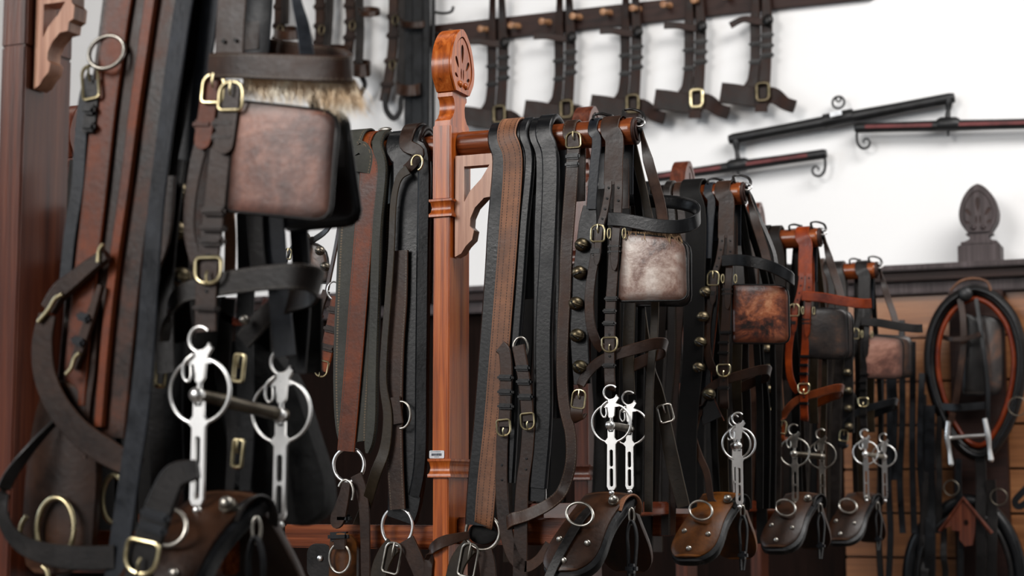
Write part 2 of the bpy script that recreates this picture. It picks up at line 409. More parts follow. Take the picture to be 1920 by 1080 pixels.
def struct(name, bm, mat, base=(0, 0, 0)):
    o = mesh(name, bm, mat, base); o.location = V(base); o['kind'] = 'structure'; return o
def strap(T, name, pts, w, mat, parent=None, t=.0038, bm=None, label=None, **k):
    b = bm or NB(); ribbon(b, pts, w, t, **k)
    return T.part(name, b, mat, parent, label) if T else b
def rot2(ang): # rotation about the Y axis (in the front plane), degrees clockwise
    return Matrix.Rotation(math.radians(ang), 3, 'Y')
def buckle(T, c, w, h, ang, mat='brass', parent=None, r=.0017, open_=None, tiltz=0):
    """rounded buckle frame with its prong, in the plane facing the aisle"""
    m = rot2(ang) @ Matrix.Rotation(math.radians(tiltz), 3, 'Z')
    pts = [c+m @ V((x, 0, y)) for x, y in rrect(w, h, [w*.42, w*.42, w*.18, w*.18] if open_ == 'up' else [w*.18, w*.18, w*.42, w*.42] if open_ == 'down' else w*.22, 4)]
    b = NB(); tube(b, pts, r, closed=True, n=1, seg=8)
    s = -1 if open_ == 'down' else 1
    tube(b, [c+m @ V((0, -.001, s*h*.02)), c+m @ V((0, -.0035, s*h*.2)), c+m @ V((0, -.0025, s*h*.52))], r*.7, n=3, seg=6)
    return T.part('buckle', b, mat, parent)
def keeper(T, c, w, h, ang, mat='dark', parent=None, t=.009, name='keeper'):
    b = NB(); box(b, c, w, t, h, rot2(ang), min(h, t)*.3); return T.part(name, b, mat, parent)
def holes(T, pts, parent, r=.0016, name='punch_hole'):
    b = NB()
    for c in pts: ring(b, c, r, r*.45, seg=10); ball(b, c, r, (1, .25, 1), 8)
    return T.part(name, b, 'black', parent)
def drape(Y, px, e, front, back=.16, arm=None, xoff=0, zback=None, R_=None):
    """path of a strap that hangs over the arm of a station and comes down in front"""
    r = (R_ or R)+e; X = P(px, 925-(925-253)*(YB/Y), Y).x if Y != YB else P(px, 253, Y).x
    p = [V((X+xoff, Y+r*.9, ZA-back)), V((X+xoff*.5, Y+r, ZA-back*.45)), V((X, Y+r, ZA))]
    for a in (45, 90, 135): p.append(V((X, Y+r*math.cos(math.radians(a)), ZA+r*math.sin(math.radians(a)))))
    p.append(V((X, Y-r, ZA)))
    p += PT(front, Y, r)
    return p

# ------------------------------------------------------------------ the room
def build_room():
    b = NB(); box(b, (-.5, YW+.1, 1.9), 13, .2, 4.2); struct('wall_back', b, 'white_paint')
    b = NB(); box(b, (-.5, 1.2, -.25), 13, 11.2, .1); struct('floor', b, 'floor_stone')
    b = NB(); box(b, (-.5, -4.3, 1.9), 13, .2, 4.2); struct('wall_bounce', b, 'white_paint')  # unseen wall added behind the camera to bounce soft frontal light
build_room()

# ------------------------------------------------------------------ rack: posts with carved finials, arms, brackets
ZP = lambda py: P(850, py, YB-.047).z
def sym(prof): return [(h, z) for h, z in prof] + [(-h, z) for h, z in reversed(prof) if abs(h) > 1e-6]
def petal(cx, cy, ang, ln, wd):
    a = math.radians(ang); d = V((math.sin(a), math.cos(a))); q = V((d.y, -d.x)); out = []
    for k in range(14):
        t = 2*math.pi*k/14; u = (1-math.cos(t))/2*ln; v = math.sin(t)*wd*(.45+.75*u/ln)
        r = V((cx, cy))+d*u+q*v; out.append((r.x, r.y))
    return out
def finial(T, parent, zt, zb, ex, nrm, th, o, mat, s=1.0, wide=False):
    """palmette head and waisted neck; heights given as fractions of head pixels at the near post"""
    u = (P(850, 45, YB-.047).z-P(850, 168, YB-.047).z)/123*s
    H = lambda py: (168-py)*u
    if wide: H = lambda py: ((168-(43+(py-43)*1.27)) if py <= 166 else (168-(199.2+(py-166)*.5)))*u
    head = [(0, 43), (.014, 48), (.031, 61), (.046, 82), (.0545, 106), (.0560, 122), (.052, 140), (.042, 154), (.032, 166)]
    neck = [(.027, 166), (.033, 169), (.033, 176), (.026, 181), (.0225, 192), (.025, 206), (.034, 217), (.044, 223), (.045, 232)]
    if wide: head = [(h*1.12, z) for h, z in head]; neck = [(h*1.3, z) for h, z in neck]
    z0 = H(166)
    O = V(o)
    b = NB(); plate(b, crm2([(h*s, H(z)) for h, z in head]), [], O, ex, (0, 0, 1), th)
    nk = sym([(h*s, H(z)) for h, z in neck]); plate(b, nk, [], O, ex, (0, 0, 1), th*.86)
    fo = T.part('finial', b, mat, parent)
    n = V(nrm).normalized()
    b = NB(); outl = crm2([(h*s*.96, H(z)*.985+.001) for h, z in head]); inn = [(x*.80, z0+.011*s+(y-z0)*.80) for x, y in outl]
    by = z0+.020*s; pet = []; N2 = lambda l: [(x, y) for x, y in l]
    top_ = max(y for x, y in outl)
    sc2 = (top_-z0)/(.127)
    for a, r0, l, w_ in ((0, .039, .038, .0066), (31, .032, .025, .0056), (-31, .032, .025, .0056), (66, .0215, .015, .0042), (-66, .0215, .015, .0042)):
        ar = math.radians(a); cx = math.sin(ar)*r0*sc2; cy = by+math.cos(ar)*r0*sc2
        p = petal(cx, cy, a+(5 if a > 0 else -5 if a < 0 else 0), l*sc2, w_*sc2)
        if max(abs(x)/(1e-6+.80*max(h for h, z in head)*s) for x, y in p) < 1: pet.append(p)
    for sx in (-1, 1): pet.append([(sx*.0050*sc2+.0026*sc2*math.cos(t), by+.018*sc2+.011*sc2*math.sin(t)) for t in [k*math.pi/5 for k in range(10)]])
    plate(b, outl, [inn], O+n*(th/2+.0015), ex, (0, 0, 1), .006*s)
    T.part('rim', b, mat, fo)
    b = NB(); inn2 = [(x*.965, z0+.012*s+(y-z0-.012*s)*.97) for x, y in inn]
    plate(b, inn2, pet, O+n*(th/2+.0008), ex, (0, 0, 1), .0045*s)
    for sx in (-1, 1): ball(b, O+V(ex)*(sx*.012*sc2)+V((0, 0, by-.004*s))+n*(th/2+.002), .0075*sc2, (1, 1, 1), 12)
    T.part('carving', b, mat, fo)
    b = NB(); f = [(x*.99, y) for x, y in inn]; plate(b, f, [], O+n*(th/2), ex, (0, 0, 1), .0010*s)
    T.part('carved_recess', b, 'rail_wood', fo)  # darker floor behind the petals, recess shade put into the colour
def crm2(half):
    pts = crom([V((h, z, 0)) for h, z in half], 3)
    return sym([(max(0, p.x), p.y) for p in pts])
def bracket_outline(o, sx, sy):
    # pixel-like outline, origin at the top inner corner
    out = [(0, 0), (92, 0), (92, 26), (100, 34), (98, 60), (86, 66), (84, 84), (64, 86), (44, 104), (34, 124), (33, 140), (42, 148), (38, 166), (24, 178), (14, 192), (0, 198)]
    win = [(20, 22), (76, 22), (58, 48), (34, 70), (20, 92)]
    f = lambda l: [(x*sx, -y*sy) for x, y in l]
    return f(out), f(win)
def harness_post(Y, label, arm_left=True, arm_right=True, bs=1.0, xoff=0, tag=False, mats=('oak', 'mahogany'), zbr=0, zabs=None, plain=False):
    X = XP+xoff; T = Thing('harness_post', label, 'wooden post', (X, Y, -.2), 'carved wooden posts of the harness rack')
    g = mats[0]; th = .037
    zt, z1, z2, z3, z4 = ZP(232), ZP(372), ZP(405), ZP(860), ZP(895)
    b = NB()
    if plain: box(b, (X, Y, (z1-.2)/2), th, .094, z1+.2, bev=.002)
    box(b, (X, Y, (zt+z1)/2), th+.001, .094, zt-z1, bev=.002)
    if not plain:
        box(b, (X, Y, (z2+z3)/2), .034, .092, z2-z3+.002, bev=.0015)
        box(b, (X, Y, (z4-.2)/2), .032, .090, z4+.2, bev=.0015)
    post = T.part('post', b, g)
    for (za, zb) in (() if plain else ((z1, z2), (z3, z4))):   # cove mouldings on the front face and sides
        b = NB()
        h = za-zb; prof = [(0, 0), (.006, 0), (.006, -h*.12), (.003, -h*.2), (.0012, -h*.5), (.003, -h*.75), (.006, -h*.84), (.006, -h), (0, -h)]
        N = len(prof); rr = [(-th/2, -.047), (th/2, -.047), (th/2, .047), (-th/2, .047)]
        vs = [[b.verts.new((X+x*(1+d/abs(x)*.9), Y+y*(1+d/abs(y)*.9), za+dz)) for x, y in rr] for d, dz in prof]
        for a, c in zip(vs, vs[1:]):
            for i in range(4): b.faces.new((a[i], a[(i+1) % 4], c[(i+1) % 4], c[i]))
        b.faces.new(vs[0]); b.faces.new(list(reversed(vs[-1])))
        b.loops.layers.uv.verify(); T.part('moulding', b, g, post)
    finial(T, post, 0, 0, (0, 1, 0), (1, 0, 0), th, (X, Y, ZP(168)), g)
    if arm_right:
        b = NB(); x1 = X+.02; x2 = XE+xoff
        tube(b, [V((x1, Y, ZA)), V((x1+.006, Y, ZA)), V(((x1+x2)/2, Y, ZA)), V((x2-.012, Y, ZA)), V((x2-.004, Y, ZA)), V((x2, Y, ZA))], [R*.97, R, R*.98, R, R*.97, R*.80], n=1, seg=32)
        arm = T.part('arm', b, 'oak_arm')
        b = NB(); ring(b, V((x2-.003, Y, ZA)), R*.86, .004, (1, 0, 0), seg=28); tube(b, [V((x2-.004, Y, ZA)), V((x2+.0035, Y, ZA))], R*.74, n=1, seg=24)
        T.part('end_cap', b, 'rail_wood', arm)
        b = NB(); ball(b, V((x2+.006, Y-.004, ZA+.002)), .006, (1, 1, 1), 12); T.part('screw', b, 'iron', arm)
    if arm_left:
        b = NB(); x1 = X-.02; x2 = XL+xoff
        tube(b, [V((x1, Y, ZA-.002)), V((x2, Y, ZA-.002)), V((x2-.004, Y, ZA-.002))], [R, R, R*.8], n=1, seg=32); T.part('arm', b, 'oak_arm')
    out, win = bracket_outline(None, .00094*bs, .00098*bs)
    zb = zabs if zabs else ZP(290)+zbr
    b = NB(); plate(b, out, [win], (X+.022, Y-.020, zb), (1, 0, 0), (0, 0, 1), .026)
    T.part('bracket', b, 'pale_wood')
    # lower arm carrying the driving saddle
    b = NB(); zl = P(1100, 985, YB).z
    box(b, (X+.155, Y+.012, zl-.012), .28, .036, .05, bev=.003)
    T.part('lower_arm', b, 'oak_arm')
    if arm_left:
        b = NB(); box(b, (X-.185, Y+.012, P(850, 1008, YB).z), .34, .036, .045, bev=.003); T.part('lower_arm', b, 'oak_arm')
    if tag:
        yf = Y-.0478; c = P(819, 852, yf)
        b = NB(); plate(b, rrect(.0305, .0145, .002, 3), [], c, (1, 0, 0), (0, 0, 1), .0008)
        lb = T.part('barcode_label', b, 'label_white', post)
        b = NB(); random.seed(3); x = -.0105
        while x < .0100:
            w_ = random.choice((.0004, .0006, .0009)); box(b, c+V((x, -.0006, -.0004)), w_, .0004, .0046); x += w_+random.choice((.0004, .0006))
        x = -.012
        while x < .008: box(b, c+V((x, -.0006, .0050)), .0008, .0004, .0011); x += .0015
        for k in range(7): box(b, c+V((-.0045+k*.0015, -.0006, -.0048)), .0009, .0004, .0012)
        T.part('barcode', b, 'label_ink', lb)
    return T
harness_post(YB, 'carved orange oak post with a small white barcode label, sharpest in the row', tag=True)
harness_post(YB+DY, 'carved post whose rounded brown head rises behind the arm of the barcode post', mats=('mahogany',))
harness_post(YB+2*DY, 'carved post with its head against the lower red-striped bar on the wall', mats=('mahogany',))
harness_post(YB+3*DY, 'rearmost carved post of the row, head half hidden by straps', mats=('mahogany',))
harness_post(1.80, 'dark reddish post at the left edge of the picture with a fretwork bracket', bs=.62, zabs=P(75, -4, 1.78).z, arm_left=False, plain=True, mats=('mahogany',))
harness_post(3.334, 'small blurred carved post in the gap beside the left edge post', xoff=-1.085, arm_right=False, arm_left=False, mats=('mahogany',))
# long low beam that ties the row of posts
b = NB(); bx0 = P(1010, 960, YB).x; zt_ = P(1010, 944, YB).z; zb_ = P(1010, 974, YB).z
box(b, (bx0, (YB-.04+YB+3*DY+.5)/2, (zt_+zb_)/2), .05, 3*DY+.54, zt_-zb_, bev=.003)
single('low_beam', 'long dark red beam running low behind the driving saddles', 'beam', b, 'beam_wood', (bx0, YB, zb_))

# ------------------------------------------------------------------ bits
def driving_bit(Y, c, s, label, near=(0, 0), far=(34, 7), dfar=.10, mat='nickel', ldep=.034, fan=True, fs=.93, mp=True, shank=1.0):
    """liverpool bit: near and far cheek, joined by a mouthpiece. c = centre px of the near ring, s = px scale"""
    k = (P(c[0]+100, c[1], Y)-P(c[0], c[1], Y)).length/100*s       # metres per design unit
    O = P(c[0], c[1], Y-ldep)
    T = Thing('driving_bit', label, 'horse bit', O+V((0, 0, -.13*k/.00097)), 'slotted driving bits hanging from the bridles')
    def cheek(o, q, first):
        def L(x, y, d=0): return o+V((x*k*q, -d*k, -y*k*q))
        b = NB(); ring(b, L(0, 0), 36.5*k*q, 2.1*k*q, ry=34*k*q, seg=44)
        r_ = T.part('ring', b, mat)
        b = NB(); ring(b, L(-1, -54), 13*k*q, 2.0*k*q, a0=-50+90, a1=-50+90+300, seg=30)
        T.part('eye', b, mat, r_)
        b = NB()
        up = [(-3, -42), (-7, -36), (-5, -33), (4, -33), (10, -40), (15, -44), (14, -38), (9, -31), (14, -28), (6, -27), (6, -14), (3, -9), (-3, -9), (-5, -14), (-5, -27), (-11, -26), (-6, -31)]
        up = [(-4, -43), (3, -40), (12, -47), (15, -44), (9, -35), (16, -29), (7, -28), (6, -13), (3, -9), (-3, -9), (-6, -14), (-6, -28), (-13, -27), (-7, -34)]
        plate(b, [(x*k*q, -y*k*q) for x, y in up], [], L(0, 0), (1, 0, 0), (0, 0, 1), 5*k*q)
        tube(b, [L(0, -10), L(0, 14)], 3.2*k*q, n=1)
        T.part('stem', b, mat)
        b = NB(); ball(b, L(-1, 4, 3), 9*k*q, (1, .9, .9)); T.part('knob', b, mat)
        sh = [(-9, 12), (-5, 14), (5, 14), (10, 12), (14, 33), (8, 38), (8, 112*shank), (5, 118*shank), (-5, 118*shank), (-8, 112*shank), (-7, 38), (-14, 33)]
        sh = [(-6, 11), (-4, 16), (4, 16), (6, 11), (6, 26), (12, 33), (8, 38), (8, 112*shank), (5, 118*shank), (-5, 118*shank), (-8, 112*shank), (-7, 38), (-12, 33), (-6, 26)]
        s1 = rrect(7, 30*shank, 3.4, 4, .2, 62*shank); s2 = rrect(7, 32*shank, 3.4, 4, .2, 96*shank)
        b = NB(); f = lambda l: [(x*k*q, -y*k*q) for x, y in l]
        plate(b, f(sh), [f(s1), f(s2)], L(0, 0), (1, 0, 0), (0, 0, 1), 4.5*k*q)
        ball(b, L(0, 123*shank), 5*k*q, (1, 1, 1), 14)
        T.part('shank', b, mat)
        b = NB(); h = [L(-6, -38, 4), L(-15, -30, 6), L(-17, -18, 6), L(-12, -10, 6), L(-7, -14, 6), L(-8, -26, 5)]
        tube(b, h, [2.2*k*q, 1.6*k*q, 1.6*k*q, 1.6*k*q, 1.6*k*q, 1.2*k*q]); T.part('curb_hook', b, mat)
        return L
    L1 = cheek(O, 1, True)
    o2 = P(c[0]+far[0]*s, c[1]+far[1]*s, Y-ldep+dfar)
    L2 = cheek(o2, fs*(P(0, 0, Y-ldep+dfar)-P(10, 0, Y-ldep+dfar)).length/(P(0, 0, Y-ldep)-P(10, 0, Y-ldep)).length, False)
    if mp:
        b = NB(); a = L1(0, 4, -2); z = L2(0, 4); tube(b, [a, a.lerp(z, .3), a.lerp(z, .7), z+(z-a).normalized()*.006], [6*k, 7*k, 7*k, 7.6*k], n=3, seg=14)
        T.part('mouthpiece', b, 'dull_steel')
    return T

# ------------------------------------------------------------------ bells
def bell(T, c, r, parent, mat='old_brass', ang=30, name='bell'):
    b = NB(); ball(b, c, r, (1, 1, .94), 24); ring(b, c, r*.99, r*.07, (math.sin(math.radians(ang))*.5, 0, 1), seg=28)
    o = T.part(name, b, mat, parent)
    b = NB(); a = math.radians(ang)
    d = V((math.cos(a), 0, -math.sin(a)))
    pts = [c+(V((0, -1, 0))*math.cos(t)+d*math.sin(t)).normalized()*r*1.0+V((0, 0, -r*.28)) for t in [x*.16-.55 for x in range(8)]]
    pts = [c+(p-c).normalized()*r*1.0 for p in pts]
    tube(b, pts, [r*.05, r*.11, r*.11, r*.11, r*.05], n=2, seg=8); ball(b, pts[-1], r*.15, (1, 1, 1), 10); ball(b, pts[0], r*.15, (1, 1, 1), 10)
    T.part('slit', b, 'black', o)
    return o

# ------------------------------------------------------------------ blinkers
def blinker(T, Y, tl, tr, br, bl, dep, mat, name='blinker', rad=(24, 20, 8, 6), t=.006, cup=.010, yaw=0, edge='dark', label=None):
    """winker: stiff rounded leather plate. corners px; rad = corner radii px (tr, br, bl, tl)"""
    A, B_, C_, D_ = (P(*q, Y-dep) for q in (tl, tr, br, bl))
    k = (P(100, 0, Y-dep)-P(0, 0, Y-dep)).length/100
    cs = [tr, tl, bl, br]; rs = [rad[0], rad[3], rad[2], rad[1]]; out = []
    for i in range(4):
        p = V((*cs[i], 0)); a = V((*cs[(i-1) % 4], 0)); c = V((*cs[(i+1) % 4], 0)); r = rs[i]
        p1 = p+(a-p).normalized()*r; p2 = p+(c-p).normalized()*r
        for s in range(8):
            f = s/7; q = p1*(1-f)**2+p*2*f*(1-f)+p2*f*f; out.append((q.x, q.y))
    out = dense(out, 9)
    O = P(*tl, Y-dep); cy = math.cos(math.radians(yaw)); ex = V((cy, math.sin(math.radians(yaw)), 0))
    o2 = [((P(x, y, Y-dep)-O).x, (P(x, y, Y-dep)-O).z) for x, y in out]
    b = NB(); shell(b, o2, O, ex, (0, 0, 1), t, lambda u, v, s: -cup*((u-.4)**2*2.2+(v-.5)**2*.8)-.0015*(s > .93)+.0012, 9)
    o = T.part(name, b, mat, label=label)
    ctr = V((sum(q[0] for q in o2)/len(o2), 0, sum(q[1] for q in o2)/len(o2)))
    u0 = min(q[0] for q in o2); u1 = max(q[0] for q in o2); v0 = min(q[1] for q in o2); v1 = max(q[1] for q in o2)
    nn = ex.cross(V((0, 0, 1)))
    pts = []
    for x, z in o2[::2]:
        u = (x-u0)/(u1-u0); v = (z-v0)/(v1-v0); pts.append(O+ex*x+V((0, 0, z))+nn*(-cup*((u-.4)**2*2.2+(v-.5)**2*.8)))
    b = NB(); tube(b, pts, t*.42, closed=True, n=1, seg=8); T.part('rim', b, edge, o)
    return o
def hair_fringe(T, Y, x0, x1, y0, y1, dep, n, ln, mat, parent=None, slant=.35, name='hair_fringe'):
    b = NB(); b.loops.layers.uv.verify(); random.seed(11)
    k = (P(100, 0, Y-dep)-P(0, 0, Y-dep)).length/100
    for i in range(n):
        f = random.random(); a = P(x0+(x1-x0)*f, y0+(y1-y0)*f+random.uniform(-2, 2), Y-dep+random.uniform(-.008, .012))
        L_ = ln*k*random.uniform(.5, 1.15); d = V((random.gauss(slant, .28), random.gauss(-.1, .2), -1)).normalized()
        m = a+d*L_*.5+V((random.gauss(0, .06)*L_, 0, 0)); e = m+(d+V((random.gauss(.1, .25), 0, 0)))*L_*.5; r = k*random.uniform(.5, 1.0)
        s = V((r, 0, 0))
        vs = [b.verts.new(q) for q in (a-s, a+s, m+s*.8, m-s*.8, e)]
        b.faces.new((vs[0], vs[1], vs[2], vs[3])); b.faces.new((vs[3], vs[2], vs[4]))
    return T.part(name, b, mat, parent, kind='stuff')

# ------------------------------------------------------------------ bridle of the near stations (authored at the barcode post, px of the photo)
def bridle(Y, lab, c):
    S = .00097; e0 = .004; f = R+e0
    T = Thing('driving_bridle', lab, 'bridle', P(1150, 730, Y-.03), 'bridles with blinkers along the rack')
    cr = c.get('crown', 'brown'); ck = c.get('cheek', 'brown'); dk = c.get('band', 'black'); bm_ = c.get('buckle', 'brass'); nb = c.get('nose', 'brown')
    # crown, split into two tails
    crown = strap(T, 'crown_strap', drape(Y, 1153, e0, [(1152, 262), (1151, 300), (1150, 346)], back=.14), 37*S, cr)
    strap(T, 'crown_tail', PT([(1141, 340, .0305), (1140, 360, .031), (1134, 395, .031), (1125, 428, .032), (1121, 465, .034), (1119, 497, .034)], Y), 15*S, cr, crown, tip=True)
    strap(T, 'crown_tail', PT([(1160, 340, .0305), (1160, 365, .031), (1158, 400, .031), (1155, 440, .036), (1153, 470, .037), (1152, 507, .037)], Y), 17*S, cr, crown, tip=True)
    holes(T, PT([(1141, 352), (1138, 372), (1134, 392), (1129, 410), (1159, 352), (1159, 376)], Y, .0338), crown)
    strap(T, 'hanging_strap', PT([(1180, 255, -.028), (1179, 300, -.03), (1178, 365, -.03)], Y), 20*S, 'bluegrey' if dk == 'black' else dk)
    # cheek piece
    chk = strap(T, 'cheek_strap', PT([(1153, 436, .030), (1151, 480, .031), (1149, 520, .031), (1146, 560, .031), (1144, 600, .031), (1143, 650, .031), (1143, 700, .031), (1144, 722, .031), (1144, 730, .024), (1144, 722, .018)], Y), 21*S, ck)
    strap(T, 'throat_strap', PT([(1121, 432, .028), (1116, 480, .028), (1109, 520, .028), (1105, 565, .028), (1108, 610, .027), (1118, 640, .024), (1130, 655, .018)], Y), 19*S, ck)
    for (x, y, w_) in ((1152, 462, 25), (1152, 472, 25), (1147, 560, 28), (1143, 583, 26), (1142, 606, 26), (1142, 685, 26)):
        keeper(T, P(x, y, Y-.034), w_*S, 8*S, 1, 'dark', chk, t=.011)
    keeper(T, P(1118, 471, Y-.032), 22*S, 15*S, 4, 'dark', t=.010)
    buckle(T, P(1121, 437, Y-.035), 27*S, 32*S, 2, bm_, crown, open_='up', r=.0019)
    buckle(T, P(1143, 646, Y-.034), 30*S, 27*S, 0, bm_, chk, open_='down', r=.0019)
    holes(T, PT([(1142, 627), (1143, 668), (1154, 440)], Y, .0335), chk)
    for x in (1142, 1170):
        b = NB(); ring(b, P(x, 438, Y-.037), 3*S, .0013, (.3, -1, 0), ry=10*S, seg=20); T.part('loop', b, bm_, chk)
    # brow band: a stiff loop that stands out over the end of the arm
    bp = [P(1141, 411, Y-.040), P(1165, 412, Y-.043), P(1195, 417, Y-.043), P(1235, 424, Y-.042), P(1275, 425, Y-.034), P(1303, 416, Y-.015), P(1311, 402, Y+.018), P(1300, 388, Y+.05), P(1270, 380, Y+.075), P(1225, 377, Y+.085), P(1195, 375, Y+.085), P(1165, 372, Y+.08)]
    if c.get('flip'): bp = [P(1141, 398, Y-.040), P(1170, 395, Y-.045), P(1205, 398, Y-.055), P(1245, 408, Y-.055), P(1280, 425, Y-.04), P(1300, 440, Y-.015), P(1296, 432, Y+.02)]
    if c.get('short'): bp = [P(1141, 399, Y-.040), P(1190, 402, Y-.045), P(1240, 410, Y-.05), P(1290, 416, Y-.05), P(1318, 416, Y-.04)]
    brow = strap(T, 'brow_band', bp, 26*S, c.get('brow', dk), wax=(0, 0, 1), t=.005, dome=.001)
    # bearing strap from the arm end to the brow band
    strap(T, 'bearing_strap', [P(1190, 226, Y), P(1199, 234, Y), P(1206, 262, Y), P(1215, 300, Y-.002), P(1226, 340, Y-.008), P(1237, 378, Y-.018), P(1243, 414, Y-.032)], [8*S, 8*S, 12*S, 20*S, 20*S, 20*S, 20*S], c.get('bear', 'brown'), wax=(1, .25, 0), twist=[1.2, 1.1, .7, .2, 0, 0, 0])
    if c.get('twin'): strap(T, 'bearing_strap', [P(1190, 226, Y+.01), P(1207, 250, Y+.01), P(1225, 295, Y+.01), P(1246, 345, Y), P(1258, 380, Y-.01), P(1262, 410, Y-.02)], 10*S, 'dark', wax=(1, .6, 0))
    b = NB(); ring(b, P(1196, 229, Y-.008), 17*S, .0019, (-.2, -1, .5), ry=9*S, seg=30, up=(.45, 0, 1)); T.part('buckle', b, 'nickel' if bm_ == 'brass' else bm_)
    strap(T, 'crown_loop', [P(1170, 220, Y-.018), P(1170, 208, Y-.006), P(1185, 205, Y+.004), P(1203, 211, Y+.004), P(1207, 224, Y-.002), P(1196, 231, Y-.010)], 9*S, 'dark', wax=(.2, .9, .3))
    strap(T, 'crown_loop', [P(1113, 226, Y-.02), P(1115, 216, Y-.008), P(1128, 213, Y), P(1143, 217, Y+.006), P(1150, 220, Y+.02)], 9*S, 'dark', wax=(0, .9, .4))
    if c.get('fur'): hair_fringe(T, Y, 1170, 1275, 434, 440, .022, 420, 14, 'hair', brow)
    # blinkers, the far one shows as a dark rim
    d = c.get('bdep', .030)
    blinker(T, Y, *c['blink'], d, c['bmat'], edge='dark', t=.007)
    fb = c.get('far', [(1180, 442), (1292, 452), (1292, 572), (1180, 572)])
    blinker(T, Y, *fb, d-.11, 'blinker_dark', edge='black', t=.007)
    # nose band
    nbp = [P(1085, 748, Y-.030), P(1089, 722, Y-.031), P(1104, 697, Y-.031), P(1126, 677, Y-.028), P(1158, 664, Y-.024), P(1195, 653, Y-.02), P(1230, 644, Y-.01), P(1247, 646, Y+.01), P(1246, 660, Y+.035), P(1222, 670, Y+.06), P(1195, 682, Y+.07), P(1180, 690, Y+.075)]
    nose = strap(T, 'nose_band', nbp, [19*S, 19*S, 19*S, 20*S, 22*S, 22*S, 22*S, 22*S, 24*S, 24*S], nb, wax=None if False else (.25, 0, 1), t=.004)
    if not c.get('noend'):
        buckle(T, P(1085, 748, Y-.036), 26*S, 34*S, 8, bm_, nose, open_='up', r=.0019)
        strap(T, 'billet', PT([(1086, 742, .032), (1083, 760, .033), (1081, 776, .034), (1086, 788, .028), (1094, 778, .018)], Y), 25*S, nb, nose)
    else:
        strap(T, 'billet', PT([(1085, 745, .030), (1079, 770, .03), (1076, 800, .03), (1088, 840, .03), (1104, 880, .03), (1112, 935, .03), (1122, 950, .03)], Y), 16*S, nb, nose)
    # far cheek
    strap(T, 'cheek_strap', PT([(1181, 568), (1179, 620), (1178, 680), (1180, 740)], Y, -.07), 24*S, c.get('fcheek', 'olive'))
    if c.get('pad'): pass
    return T

S = .00097
def bell_strap(Y, lab, pts, w, bells, mat='black', bmat='old_brass', r=14, top=True, dep=.022, edge=None):
    T = Thing('bell_strap', lab, 'bell strap', P(*pts[-1][:2], Y-dep), 'straps of round harness bells')
    if top: strap(T, 'hanging_strap', drape(Y, 1121, .003, [(1119, 262), (1115, 310), (1111, 360), (1109, 392)], back=.1), 19*S, 'bluegrey')
    st = strap(T, 'bell_strap', PT(pts, Y, dep), w, mat, t=.005, dome=.001)
    if edge:
        b = NB()
        pw = PT([(x+w[min(i, len(w)-1)]/S/2+.5, y) for i, (x, y) in enumerate(pts)], Y, dep+.001); tube(b, pw, .0013, n=4, seg=6); T.part('piping', b, edge, st)
    for i, (x, y) in enumerate(bells): bell(T, P(x, y, Y-dep-.010), r*S, st, bmat, ang=random.choice((10, 35, -20, 60)))
    return T

